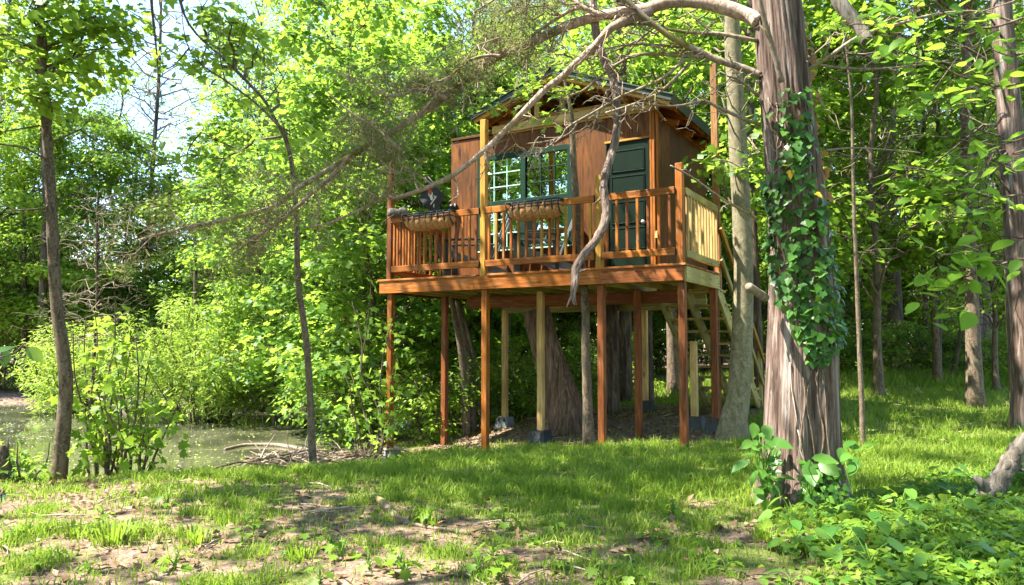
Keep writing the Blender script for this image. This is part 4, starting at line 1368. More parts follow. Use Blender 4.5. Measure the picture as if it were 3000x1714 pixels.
# thin sapling in the middle left
t, P, rr, o0 = trunk_thing('thin_sapling', 'thin straight grey sapling rising left of the deck at the lawn edge', [(781, 1148), (772, 1000), (762, 850), (742, 700), (738, 560), (730, 440), (712, 350), (680, 290), (650, 240), (560, 150), (470, 60), (430, -60)],
                           8.9, [20, 17, 16, 15, 14, 12, 10, 9, 8, 7, 6, 4], 'brown_bark', extra=twiggy(6, 6, .5, 1.1, .5, .9, .4, .008))
cl_ = [at(px_, py_, 8.9 + dd) for px_, py_, dd in ((600, 110, .3), (560, 50, -.3), (500, 20, 0), (540, 160, .1), (690, 230, .6), (640, 130, .3), (450, -40, .2), (720, 320, .3))]
crown_for(t, o0, cl_, LEAF_MAPLE, .12, 'lime_leaf', 38, 33, .45, P=P, tint=.6)

# trunks behind and beside the house
t, P, rr, o0 = trunk_thing('pale_tree', 'pale olive barked tree just right of the stairs, its foot flared', [(1822, 1085), (1826, 1040), (1838, 980), (1848, 800), (1848, 600), (1838, 400), (1828, 200), (1820, 40), (1815, -200), (1810, -700)],
                           9.75, [92, 66, 56, 50, 48, 45, 42, 39, 35, 25], 'pale_bark', lump=.06, n=14, extra=twiggy(8, 8, .5, 1.3, .5, .8, .3, .012))
cl_ = [at(px_, py_, 9.75 + dd) for px_, py_, dd in ((1900, 90, .6), (1850, 150, .8), (1780, 60, 1.0), (1930, 200, 1.2), (1880, 350, .9), (1790, 410, .3), (1930, 420, 1.3), (1870, 480, .8), (1700, 60, 1.5), (1640, 130, 1.8), (1760, 160, 1.6), (1590, 90, 2.0))]
cl_ += [np.array([P[-1][0] + 2.2 * r.normal(), P[-1][1] + 2.2 * r.normal(), 7.5 + 5 * r.random()]) for _ in range(30)]
crown_for(t, o0, cl_, LEAF_MAPLE_S, .12, 'maple_leaf', 85, 34, .6, P=P, tint=.6)
trunk_thing('dark_slim_tree', 'dark slim tree directly right of the pale olive barked tree', [(1893, 1035), (1888, 900), (1880, 700), (1872, 500), (1868, 250), (1866, -50)], 13.2, [30, 24, 22, 20, 18, 14], 'dark_bark', extra=twiggy(9, 10, .4, 1.2, .3, .95))
trunk_thing('leaning_cedar', 'thick leaning reddish trunk under the middle of the deck', [(1408, 1070), (1404, 1035), (1390, 970), (1368, 900), (1348, 830), (1334, 770)], [11.5, 11.5, 11.5, 11.5, 11.5, 11.5], [146, 108, 88, 76, 70, 66], 'cedar_plain', lump=.12, n=18)
t, P, rr, o0 = trunk_thing('deck_sapling', 'mottled sapling growing up through the porch deck beside the window', [(1466, 1090), (1462, 1000), (1458, 880), (1456, 760), (1446, 640), (1436, 520), (1428, 420), (1424, 330), (1418, 260), (1400, 180)], 9.95,
                           [34, 25, 22, 20, 19, 18, 17, 15, 11, 6], 'brown_bark', lump=.14)
DS = (t, P, o0)
trunk_thing('ivied_tree', 'dark trunk wrapped in ivy behind the third front stilt', [(1522, 1000), (1524, 900), (1522, 800), (1520, 700), (1518, 560)], 12.9, [42, 36, 33, 31, 28], 'dark_bark', lump=.1)
trunk_thing('dark_slim_tree', 'dark slim trunk between the third stilt and the stairs', [(1616, 1000), (1614, 900), (1612, 800), (1610, 700), (1604, 560)], 13.2, [26, 22, 21, 20, 18], 'dark_bark', lump=.1)
trunk_thing('dark_slim_tree', 'slim dark trunk seen under the deck just right of the second stilt', [(1266, 985), (1265, 900), (1264, 800), (1262, 700)], 15, [16, 14, 13, 12], 'dark_bark')
for lab, pp, d, wd in (('curved grey stem, leftmost of the clump by the second stilt', [(1160, 1085), (1157, 980), (1148, 880), (1132, 790), (1118, 720), (1090, 600), (1060, 440)], 12.6, [22, 18, 17, 15, 14, 12, 8]),
                       ('leaning grey stem, right one of the clump by the second stilt', [(1176, 1010), (1168, 930), (1156, 850), (1142, 770), (1136, 700), (1120, 600)], 13.2, [24, 20, 18, 17, 16, 14]),
                       ('very thin stem leaning across the clump by the second stilt', [(1196, 1000), (1190, 940), (1172, 860), (1154, 790), (1140, 740)], 13.6, [10, 9, 8, 8, 7])):
    trunk_thing('slim_stem', lab, pp, d, wd, 'brown_bark')
trunk_thing('roof_trunk', 'dark furrowed trunk rising behind the treehouse roof', [(1555, 860), (1552, 600), (1550, 380), (1548, 250), (1545, 120), (1542, -100)], 14.5, [36, 33, 31, 29, 27, 24], 'dark_bark')
# right hand woods
trunk_thing('lawn_edge_tree', 'stout dark trunk standing at the back edge of the right lawn', [(2228, 928), (2226, 890), (2222, 780), (2216, 640), (2206, 520), (2200, 420), (2210, 330), (2216, 120), (2220, -100)], 18.5, [66, 50, 44, 42, 46, 40, 34, 30, 26], 'dark_bark', lump=.14, n=14, extra=twiggy(12, 16, .8, 2.2, .45, 1, .3, .025))
trunk_thing('lawn_edge_cedar', 'reddish shaggy trunk at the back of the right lawn', [(2452, 922), (2450, 880), (2446, 780), (2440, 640), (2432, 480), (2425, 300), (2418, 100), (2412, -100)], 19, [76, 56, 48, 44, 42, 36, 32, 28], 'cedar_bark', lump=.16, n=14, extra=twiggy(13, 34, .8, 2.6, .45, 1, .15, .02, 4))
trunk_thing('slim_stem', 'slim pale lichened stem just right of the ivied cedar', [(2148, 1115), (2144, 1000), (2138, 860), (2132, 700), (2126, 560), (2122, 400), (2118, 250), (2100, 60), (2088, -120)], 9, [14, 12, 11, 10, 9, 8, 6, 5, 3], 'brown_bark', extra=twiggy(14, 10, .3, .8, .4, .95, .3, .006))
trunk_thing('slim_stem', 'slim stem leaning left on the right lawn edge', [(2362, 960), (2378, 900), (2392, 820), (2400, 740), (2404, 600)], 16.5, [13, 11, 10, 9, 7], 'brown_bark', extra=twiggy(15, 6, .3, .8, .4))
trunk_thing('slim_stem', 'slim straight stem between the two stout lawn edge trunks', [(2306, 915), (2304, 840), (2300, 700), (2296, 560)], 18, [16, 14, 13, 11], 'dark_bark', extra=twiggy(16, 8, .4, 1.0, .4))
trunk_thing('slim_stem', 'thin upright stem before the reddish lawn edge trunk', [(2414, 948), (2412, 860), (2406, 760), (2404, 640)], 16.8, [10, 9, 8, 7], 'brown_bark', extra=twiggy(17, 6, .3, .8, .4))
fr = trunk_thing('edge_cedar', 'shaggy red cedar cut by the right edge of the picture', [(2560, 1065), (2552, 980), (2544, 860), (2534, 640), (2522, 420), (2506, 220), (2494, 60), (2486, -120), (2470, -500)], 10.2, [84, 66, 62, 60, 58, 54, 50, 46, 36], 'cedar_bark', lump=.14, n=18,
                 extra=twiggy(18, 26, .6, 2.2, .35, .95, .1, .02, 4))
# dead cedar skirt: tangle of bare limbs high on the right
A = Acc(); r = np.random.default_rng(41)
t = thing('bare_cedar', 'bare grey cedar with a tangle of dead limbs, upper right', 'tree', (0, 0, 0))
b = at(2330, 930, 15.5); g = gz(b[0], b[1]); t.location = (b[0], b[1], g)
H = 9.0
tp = np.array([(0, 0, -.1), (.06, 0, 2), (.02, .1, 4.5), (-.1, .05, 7), (-.1, .0, H)])
tps = smooth_path(tp, 4)
tube(A, tps, np.linspace(.10, .03, len(tps)), 9, lump=.12)
link('trunk', A.mesh('trunk', M['dark_bark'], True), t)
for i in range(60):
    A = Acc()
    h = 2.8 + 6.0 * i / 60; c0 = np.array([np.interp(h, tps[:, 2], tps[:, k]) for k in range(3)])
    a = i * 2.4 + r.normal() * .4; L = (1.2 + 1.4 * r.random()) * (1.25 - .5 * i / 60)
    e = c0 + np.array([math.cos(a) * L, math.sin(a) * L, .05 + .35 * r.normal()])
    q = limb_path(c0, e, r, .05, 4, .14)
    tube(A, q, np.linspace(.022, .004, len(q)), 5, cap=False)
    for k in range(6):
        b_ = q[1 + k % 5]; e2 = b_ + rvec(1, r)[0] * (.25 + .5 * r.random()) + (e - c0) * .2
        tube(A, limb_path(b_, e2, r, .03, 2, .2), [.009, .007, .004, .002], 4, cap=False)
    link('limb', A.mesh('limb', M['dead_branch'], True), t)

for dist_, vx_, sc_, lab in ((29, 362, 1.75, 'bare grey tree before the bright gap of sky on the left'), (17.5, 232, .62, 'small bare grey tree with pale dead twigs right of the slender left tree'), (21, 2560, 1.0, 'bare grey tree at the far right among the dark trunks')):
    c = copy_tree(t); q = az(vx_, dist_); c.location = (q[0], q[1], gz(*q) if dist_ > 26 else max(gz(*q), WATER_Z)); c.rotation_euler = (0, 0, vx_); c.scale = (sc_ * .8, sc_ * .8, sc_); c['label'] = lab
for k, (vx_, vt_, d_, w_) in enumerate(((486, 560, 24, 12), (560, 300, 27, 14), (1050, 420, 17, 11), (1078, 400, 19, 14), (880, 250, 18, 10), (112, 300, 26, 22), (60, 450, 27, 14), (1700, 300, 21, 16), (1960, 200, 20, 20), (2330, 200, 23, 18), (2275, 420, 22, 12), (2500, 100, 22, 20), (2100, 150, 24, 22), (640, 200, 24, 12))):
    g_ = az(vx_, d_); vb = (HOR + (EYE - gz(*g_)) * F_PX / d_) / KV
    ln = 14 * math.sin(k * 2.1)
    trunk_thing('slim_stem', 'slim dark stem standing in the background thicket', [(vx_, vb), (vx_ + ln * .4, vb * .6 + vt_ * .4), (vx_ - ln * .2, vb * .3 + vt_ * .7), (vx_ + ln, vt_)], d_, [w_, w_ * .85, w_ * .7, w_ * .35], 'dark_bark', group='slim stems in the background thicket', extra=twiggy(600 + k, 12, .5, 1.6, .35, 1, .25, .012))

# willow in the water and its neighbour
def bush(name, label, cx, cy, zb, n_stems, H, Rr, tmpl, size, leaf, per, seed, bark='brown_bark', cl=.4, tint=.55, ncl=4):
    r = np.random.default_rng(seed)
    t = thing(name, label, 'shrub', (cx, cy, zb))
    B, L = Acc(), Acc()
    for i in range(n_stems):
        a = r.random() * 2 * PI; rad = Rr * math.sqrt(r.random()); h = H * (1.02 - .55 * (rad / Rr) ** 2) * (.75 + .3 * r.random())
        b0 = np.array([math.cos(a) * .22 * r.random() * Rr, math.sin(a) * .2 * Rr * r.random(), -.25])
        e = np.array([math.cos(a) * rad, math.sin(a) * rad * .8, h])
        q = limb_path(b0, e, r, .0, 3, .07)
        q = smooth_path(q, 2)
        tube(B, q, np.linspace(.022, .005, len(q)), 5, cap=False)
        for k in range(ncl):
            f = .28 + .72 * (k + r.random()) / ncl
            c = np.array([np.interp(f, np.linspace(0, 1, len(q)), q[:, m_]) for m_ in range(3)]) + r.normal(size=3) * cl * .5
            leaf_cloud(L, c, cl * (.7 + .6 * r.random()), int(per * (.6 + .8 * r.random())), tmpl, size, r, .5, .15, .9, tint, .35)
    link('stem', B.mesh('stem', M[bark], True), t)
    o = link('crown', L.mesh('crown', M[leaf]), t); o['kind'] = 'stuff'
    return t


p = at(505, 1046, 19.3)
bush('willow_bush', 'large yellow green willow bush standing in the pond', p[0], p[1], WATER_Z, 62, 3.35, 2.75, LEAF_SLIM, .15, 'willow_leaf', 58, 51, cl=.42, tint=.55)
p = at(190, 1010, 21.5)
bush('willow_bush', 'smaller pale willow bush behind the slender left tree', p[0], p[1], WATER_Z, 34, 2.9, 1.7, LEAF_SLIM, .15, 'willow_leaf', 52, 52, cl=.4, tint=.5)
p = at(640, 1000, 22.5)
bush('willow_bush', 'tall olive green willow bush behind the large one', p[0], p[1], WATER_Z, 34, 5.2, 2.0, LEAF_SLIM, .15, 'lime_leaf', 58, 53, cl=.5, tint=.42)
# maple saplings at the bank, in front of the pond
for lab, x, y, d, H, Rr, ns, sd in (('leafy maple sapling clump on the bank before the willow', 330, 1168, 8.9, 1.95, .62, 9, 54),
                                    ('taller maple sapling clump on the bank right of the slender tree', 262, 1168, 9.15, 2.35, .80, 7, 55),
                                    ('spindly maple sapling clump at bank right of the thin grey sapling', 925, 1120, 11.2, 2.6, .85, 9, 56),
                                    ('low green sapling clump at the far left bank', 45, 1180, 8.2, .55, .45, 8, 57)):
    p = at(x, y, d)
    bush('maple_sapling', lab, p[0], p[1], gz(p[0], p[1]), ns, H, Rr, LEAF_MAPLE, .105 if H > 1 else .07, 'lime_leaf' if sd in (54, 55) else 'maple_leaf', 8, sd, cl=.22, tint=.5, ncl=5)

# ================================================================== THE GREAT CEDAR
CD = 5.9
_cpts = [(1998, 1268), (1998, 1180), (1999, 1000), (2000, 860), (1998, 700), (1985, 550), (1970, 400), (1955, 250), (1942, 120), (1930, 0), (1915, -160), (1890, -500)]
_cw = [214, 176, 164, 158, 146, 136, 128, 123, 120, 113, 102, 80]
CW = np.array([at(x, y, CD) for x, y in _cpts])
CP = smooth_path(CW, 8)
CR = np.interp(np.linspace(0, 1, len(CP)), np.linspace(0, 1, len(_cw)), np.array(_cw) * KV / F_PX * CD / 2)
C0 = np.array([CW[0][0], CW[0][1], gz(CW[0][0], CW[0][1])])
cedar = thing('great_cedar', 'massive fluted cedar trunk at right with shaggy bark, ivy and long bare branches', 'tree', C0)


def cedar_r(z, th):
    """radius of the fluted trunk at height z and angle th (th = -pi/2 faces the camera)"""
    base = np.interp(z, CP[:, 2], CR)
    h = np.clip((z - C0[2]) / 5.0, 0, 1)
    fl = .20 * (1 - .55 * h)
    tw = th + .25 * z
    f = np.abs(np.sin(2.5 * tw + .4)) ** .55                # deep grooves between the flutes
    f2 = np.abs(np.sin(4.5 * tw + 1.1 + .3 * np.sin(z * 2)))
    n = fbm(th * 5 + 50, z * 1.3 + 20, 66) - .5
    n2 = fbm(th * 16 + 50, z * 1.6 + 20, 67) - .5
    n3 = fbm(th * 30 + 50, z * 2.4 + 20, 68, 2) - .5
    return base * (1 - fl + fl * 1.35 * f + .05 * (f2 - .5) + .10 * n + .085 * n2 + .055 * n3) * (1 + .16 * np.exp(-(z - C0[2]) * 4.5))


def cedar_c(z):
    return np.array([np.interp(z, CP[:, 2], CP[:, 0]), np.interp(z, CP[:, 2], CP[:, 1])])


nz_, nth = 300, 190
zz = np.linspace(C0[2] - .25, CP[-1][2], nz_); tt = np.linspace(0, 2 * PI, nth + 1)[:-1]
Zg, Tg = np.meshgrid(zz, tt, indexing='ij')
Rg = cedar_r(Zg, Tg)
cx_, cy_ = np.interp(Zg, CP[:, 2], CP[:, 0]), np.interp(Zg, CP[:, 2], CP[:, 1])
V = np.stack([cx_ + Rg * np.cos(Tg), cy_ + Rg * np.sin(Tg), Zg], -1).reshape(-1, 3) - C0
i, j = np.meshgrid(np.arange(nz_ - 1), np.arange(nth), indexing='ij')
a_ = (i * nth + j).ravel(); b_ = (i * nth + (j + 1) % nth).ravel()
A = Acc(); A.add(V, np.stack([a_, b_, b_ + nth, a_ + nth], 1))
link('trunk', A.mesh('trunk', M['cedar_bark'], True), cedar)

rb = np.random.default_rng(60)


def branch(pts, d0, d1, w0, w1, bark, side=0, twl=(.15, .5), seed=1, name='branch', fol=None, root=cedar, org=C0, upb=.0):
    """pts: view px; depth runs d0..d1; widths in view px"""
    ds = np.linspace(d0, d1, len(pts))
    W = np.array([at(p[0], p[1], d) for p, d in zip(pts, ds)])
    P = smooth_path(W, 4)
    wr = np.linspace(w0, w1, len(P)) * KV / F_PX * np.linspace(d0, d1, len(P)) / 2
    A = Acc()
    tube(A, P - org, wr, 9, lump=.10)
    r = np.random.default_rng(seed)
    tips = []
    for k in range(side):
        f = .12 + .88 * r.random()
        i = min(int(f * (len(P) - 1)), len(P) - 2)
        d = rvec(1, r)[0] + (P[i + 1] - P[i]) / max(np.linalg.norm(P[i + 1] - P[i]), 1e-6) * .8; d[1] *= .8; d[2] += upb
        L = twl[0] + (twl[1] - twl[0]) * r.random()
        q = limb_path(P[i], P[i] + d / np.linalg.norm(d) * L, r, .04, 3, .22)
        tube(A, q - org, np.linspace(min(.010, wr[i] * .6), .0025, len(q)), 5, cap=False)
        tips.append(q)
        for s_ in range(3):
            b = q[1 + s_ % 3]; e = b + (rvec(1, r)[0] * .9 + d * .4) * L * .38
            q2 = limb_path(b, e, r, .04, 2, .25)
            tube(A, q2 - org, [.0045, .0035, .0025, .0015], 4, cap=False)
            tips.append(q2)
    link(name, A.mesh(name, M[bark], True), root)
    return P, tips


main_pts = [(1890, 55), (1860, 38), (1778, 11), (1720, 3), (1660, 6), (1610, 22), (1554, 30), (1470, 45), (1386, 76), (1274, 129), (1237, 141), (1096, 249), (952, 345), (859, 397), (745, 467), (679, 514), (545, 550), (429, 574), (346, 597)]
PM, TM = branch(main_pts, 5.85, 7.3, 40, 5, 'cedar_branch', 30, (.2, .8), 61)
PM2, TM2 = branch([(870, 393), (835, 430), (779, 477), (729, 524), (662, 574), (620, 600), (579, 632)], 6.7, 7.1, 15, 4, 'cedar_branch', 14, (.2, .6), 62)
PL, TL = branch([(1625, 28), (1554, 53), (1515, 75), (1481, 115), (1431, 160), (1397, 193), (1350, 229), (1274, 308), (1205, 375), (1120, 440), (1040, 475), (985, 492), (960, 488), (900, 520), (820, 555), (760, 565)], 6.0, 6.9, 24, 5, 'cedar_branch', 14, (.2, .6), 63)
PB, TB = branch([(1110, 245), (1080, 232), (1040, 222), (1000, 236), (950, 240)], 6.5, 6.6, 14, 6, 'cedar_branch', 10, (.2, .5), 64)
PB2, TB2 = branch([(998, 375), (965, 345), (930, 315), (880, 285), (815, 230)], 6.6, 6.7, 11, 4, 'cedar_branch', 10, (.2, .5), 65)
PB3, TB3 = branch([(1245, 140), (1215, 138), (1170, 150), (1120, 190), (1085, 235), (1040, 290)], 6.4, 6.5, 9, 4, 'cedar_branch', 8, (.2, .5), 66)
PB4, TB4 = branch([(1500, 40), (1440, 20), (1380, 50), (1290, 110), (1200, 150), (1130, 180)], 6.3, 6.7, 12, 4, 'cedar_branch', 12, (.3, .7), 67)
PB5, TB5 = branch([(1470, 30), (1400, -15), (1330, -30), (1250, -10), (1180, 30)], 6.2, 6.6, 11, 4, 'cedar_branch', 14, (.3, .8), 68)
# dead limbs low on the trunk
branch([(1892, 188), (1850, 170), (1778, 146), (1694, 106), (1624, 59), (1570, 11), (1530, -25)], 5.85, 6.0, 20, 12, 'dead_branch', 12, (.1, .4), 70)
branch([(1752, 142), (1708, 140), (1638, 134), (1582, 137), (1540, 157), (1512, 176), (1453, 224), (1414, 238)], 5.9, 6.3, 11, 5, 'dead_branch', 12, (.1, .4), 71)
branch([(1705, 146), (1652, 193), (1600, 217), (1543, 241), (1480, 278), (1414, 316), (1394, 345), (1345, 380), (1310, 435)], 5.95, 6.4, 9, 3, 'dead_branch', 12, (.1, .35), 72)
branch([(1715, 158), (1652, 221), (1596, 252), (1520, 277), (1508, 280)], 5.95, 6.1, 9, 4, 'dead_branch', 8, (.1, .3), 73)
branch([(1885, 102), (1792, 84), (1740, 82), (1680, 76), (1600, 60), (1540, 66)], 5.85, 6.1, 11, 5, 'dead_branch', 8, (.1, .35), 74)
branch([(1892, 310), (1850, 296), (1792, 269), (1750, 252), (1700, 262), (1666, 264), (1616, 260)], 5.85, 5.7, 10, 5, 'dead_branch', 7, (.1, .35), 75)
branch([(1888, 240), (1840, 200), (1810, 190)], 5.85, 5.7, 9, 4, 'dead_branch', 5, (.1, .3), 76)
branch([(1700, 118), (1600, 110), (1520, 118), (1450, 140)], 6.0, 6.3, 7, 3, 'dead_branch', 8, (.1, .4), 77)
branch([(1885, 545), (1850, 525), (1790, 490), (1720, 440), (1668, 412)], 5.8, 5.6, 8, 4, 'dead_branch', 3, (.1, .2), 78)
branch([(1640, 60), (1580, 110), (1540, 180), (1500, 260), (1470, 330)], 6.1, 6.4, 6, 3, 'dead_branch', 9, (.1, .4), 79)
branch([(1500, 300), (1450, 290), (1420, 330), (1370, 350), (1310, 358)], 6.3, 6.4, 5, 4, 'dead_branch', 4, (.1, .3), 80)
# limbs to the right
branch([(1978, 190), (2020, 168), (2065, 140), (2135, 93), (2235, 60), (2335, 35), (2440, 30), (2536, 60)], 5.85, 5.6, 12, 6, 'dead_branch', 10, (.15, .5), 81)
branch([(1985, 150), (2060, 165), (2160, 172), (2260, 165), (2360, 150)], 5.9, 6.4, 8, 4, 'dead_branch', 9, (.15, .5), 82)
branch([(1945, 205), (1925, 130), (1905, 60), (1890, 0), (1880, -60)], 5.62, 5.5, 15, 12, 'dead_branch', 2, (.1, .3), 83)
branch([(2055, 375), (2120, 368), (2200, 372), (2290, 380)], 5.9, 6.3, 6, 3, 'dead_branch', 6, (.15, .4), 84)
branch([(1905, 742), (1885, 728), (1862, 712)], 5.75, 5.6, 22, 20, 'dead_branch', 0, name='broken_stub')
branch([(2075, -40), (2088, 2), (2110, 34), (2135, 62), (2150, 85), (2160, 104)], 5.2, 5.0, 38, 30, 'grey_log', 0, name='broken_limb')


# foliage: fine scale twigs in tufts along the outer twigs
def seen_at(p):
    q = np.asarray(p, float) - np.array([0, 0, EYE])
    f = q[1] * math.cos(PITCH) + q[2] * math.sin(PITCH); up = -q[1] * math.sin(PITCH) + q[2] * math.cos(PITCH)
    return (CX + F_PX * q[0] / f) / KV, (CY - F_PX * up / f) / KV


def needle_zone(p):
    x, y = seen_at(p)
    return x < np.interp(y, [0, 150, 250, 330, 420, 480, 600], [1420, 1330, 1220, 1150, 1090, 960, 900])


A = Acc(); r = np.random.default_rng(85)
paths = []
for tips, P_, f0 in ((TM, PM, .45), (TM2, PM2, 0), (TL, PL, .55), (TB, PB, 0), (TB2, PB2, 0), (TB3, PB3, 0), (TB4, PB4, .2), (TB5, PB5, .1)):
    for q in tips:
        if needle_zone(q[-1]) and (q[-1][1] > q[0][1] - .03 or r.random() < .35): paths.append(q)                # the branch is bare towards the trunk
tv, ts, tt_ = [], [], []
for q in paths:
    n = int(50 + 50 * r.random())
    f = .25 + .75 * r.random(n)
    base = np.stack([np.interp(f, np.linspace(0, 1, len(q)), q[:, k]) for k in range(3)], 1)
    ax = (q[-1] - q[0]); ax /= max(np.linalg.norm(ax), 1e-6)
    spread = .03 + .10 * r.random()
    pos = base + r.normal(size=(n, 3)) * spread * np.array([1, 1, .75])
    d = ax * .7 + rvec(n, r) * .9 + np.array([0, 0, .15])
    tn = np.clip(.30 + .30 * r.normal(size=n) + .25 * (r.random() - .5), 0, 1)
    leaves(A, SLIVER, pos - C0, rvec(n, r), d, .035 + .05 * r.random(n), tn)
    tv.append(pos)
# loose tufts filling the volume round the outer branch
for i in range(150):
    P_ = (PM, PM, PM, PL, PM2, PB4)[r.integers(6)]
    k = int((.42 + .58 * r.random() ** .7) * (len(P_) - 1))
    c = P_[k] + r.normal(size=3) * np.array([.30, .22, .26]) + np.array([0, .22, .10])
    if not needle_zone(c): continue
    n = 62
    pos = c + r.normal(size=(n, 3)) * np.array([.11, .10, .075])
    d = rvec(n, r) + np.array([-.5, 0, .2])
    leaves(A, SLIVER, pos - C0, rvec(n, r), d, .035 + .05 * r.random(n), np.clip(.30 + .28 * r.normal(size=n) + .2 * (r.random() - .5), 0, 1))
o = link('foliage', A.mesh('foliage', M['needle']), cedar); o['kind'] = 'stuff'

A = Acc(); r = np.random.default_rng(86)
for i in range(80):
    z_ = 6.2 + 6.2 * r.random(); a = r.random() * 6.28; q = (2.7 - .22 * (z_ - 6)) * math.sqrt(r.random())
    c = cedar_c(min(z_, CP[-1][2]))
    leaf_cloud(A, np.array([c[0] + math.cos(a) * q, c[1] + math.sin(a) * q, z_]) - C0, .5, 130, LEAF_SLIM, .15, r, .3, .2, .7, .35, .3)
o = link('crown', A.mesh('crown', M['needle']), cedar); o['kind'] = 'stuff'

# ---- ivy on the cedar
ivy = thing('ivy_vine', 'dark green ivy climbing the front of the great cedar trunk', 'ivy', C0)
r = np.random.default_rng(90)
lm = {}


def leaf_mesh(key, tmpl, mat):
    if key not in lm:
        A = Acc(); A.add(tmpl[0], None, tmpl[1], .25); lm[key] = A.mesh('leaf', M[mat], True)
    return lm[key]


def put_leaf(parent, mesh, pos, nrm, head, size, name='leaf'):
    B = basis(np.asarray(nrm, float)[None], np.asarray(head, float)[None])[0]
    o = link(name, mesh, parent, pos)
    o.rotation_euler = Matrix(B.tolist()).to_euler()
    o.scale = (size,) * 3
    return o


def on_trunk(vx, vy):
    """trunk surface point seen near view pixel (vx, vy)"""
    p = at(vx, vy, CD); z = p[2]
    c = cedar_c(z); base = np.interp(z, CP[:, 2], CR)
    s = np.clip((p[0] * .955 - c[0]) / base, -1.0, 1.0)
    th = -PI / 2 + math.asin(s * .98)
    rad = float(cedar_r(np.array(z), np.array(th)))
    n = np.array([math.cos(th), math.sin(th), 0])
    return np.array([c[0] + rad * n[0], c[1] + rad * n[1], z]), n


# centre line and half width of the ivy curtain, from the photograph
ivy_y = [235, 270, 300, 345, 380, 420, 470, 540, 600, 650, 700, 760, 800, 840, 880]
ivy_x = [1985, 1985, 1970, 1990, 2000, 1980, 1975, 1985, 1990, 2000, 2015, 2035, 2040, 2045, 2035]
ivy_w = [25, 50, 55, 30, 28, 40, 62, 75, 80, 85, 75, 70, 60, 50, 25]
cnt = 0
while cnt < 300:
    y = 238 + 640 * r.random() ** .9
    w_ = np.interp(y, ivy_y, ivy_w); x = np.interp(y, ivy_y, ivy_x) + w_ * (r.random() * 2 - 1)
    if r.random() > (.5 if y < 470 else 1) or vnoise(x / 26, y / 26, 8) < .24: continue
    p, n = on_trunk(x, y)
    p = p + n * (.025 + .05 * r.random())
    nr = n + np.array([0, 0, .5]) + r.normal(size=3) * .35
    hd = np.array([r.normal() * .5, 0, -1.0])
    key, mat = ('ivy', 'ivy_leaf')
    if cnt in (40, 120, 200): key, mat = ('ivy_yellow', 'ivy_yellow')
    put_leaf(ivy, leaf_mesh(key, LEAF_IVY, mat), p - C0, nr, hd, .042 + .042 * r.random())
    cnt += 1
A = Acc()
pos, nn, hh, sz = [], [], [], []
for k in range(430):
    y = 300 + 600 * r.random() ** .8
    w_ = np.interp(y, ivy_y, ivy_w) * .95; x = np.interp(y, ivy_y, ivy_x) + w_ * (r.random() * 2 - 1)
    p, n = on_trunk(x, y)
    pos.append(p + n * (.012 + .03 * r.random()) - C0); nn.append(n + np.array([0, 0, .4]) + r.normal(size=3) * .4); hh.append([r.normal() * .6, 0, -1]); sz.append(.035 + .04 * r.random())
leaves(A, LEAF_IVY, np.array(pos), np.array(nn), np.array(hh), np.array(sz), r.random(len(pos)) * .6)
o = link('leaves', A.mesh('leaves', M['ivy_leaf'], True), ivy); o['kind'] = 'stuff'
A = Acc()
for k in range(4):
    x0 = 1960 + 26 * k + r.normal() * 8
    pts_ = []
    for y in np.linspace(1230, 330 + 60 * r.random(), 12):
        p, n = on_trunk(np.interp(y, ivy_y, ivy_x) + (x0 - 2000) * .8 + r.normal() * 6, y); pts_.append(p + n * .012 - C0)
    tube(A, smooth_path(pts_, 3), .006, 5)
link('stem', A.mesh('stem', M['brown_bark'], True), ivy)
for k in range(46):                                         # brown dry leaves on the right flank
    y = 30 + 480 * k / 46 + r.normal() * 6; x = np.interp(y, [20, 160, 330, 420, 500], [2000, 2012, 2030, 2042, 2052]) + r.normal() * 7
    p, n = on_trunk(x, y)
    p = at(x, y, CD - .02)
    put_leaf(ivy, leaf_mesh('ivy_old', LEAF_IVY, 'ivy_old'), p - C0, np.array([.3, -1, .2]) + r.normal(size=3) * .4, [r.normal() * .5, 0, -1], .055 + .05 * r.random(), 'dry_leaf')
# the pale forked root web of a dead vine on the bark
A = Acc()
for a_, b_ in (((1948, 470), (1950, 350)), ((1950, 430), (1925, 385)), ((1950, 410), (1972, 372)), ((1949, 390), (1935, 350)), ((1950, 360), (1944, 270)), ((1950, 380), (1962, 352)), ((1944, 300), (1930, 255)), ((1948, 440), (1965, 415)), ((1990, 1060), (1975, 900)), ((1975, 900), (1972, 860)), ((2005, 1180), (1990, 1060))):
    q = []
    for t_ in np.linspace(0, 1, 6):
        p, n = on_trunk(a_[0] + (b_[0] - a_[0]) * t_ + r.normal() * 1.5, a_[1] + (b_[1] - a_[1]) * t_); q.append(p + n * .006 - C0)
    tube(A, q, .0045, 5)
link('dead_tendril', A.mesh('dead_tendril', M['stick'], True), ivy)

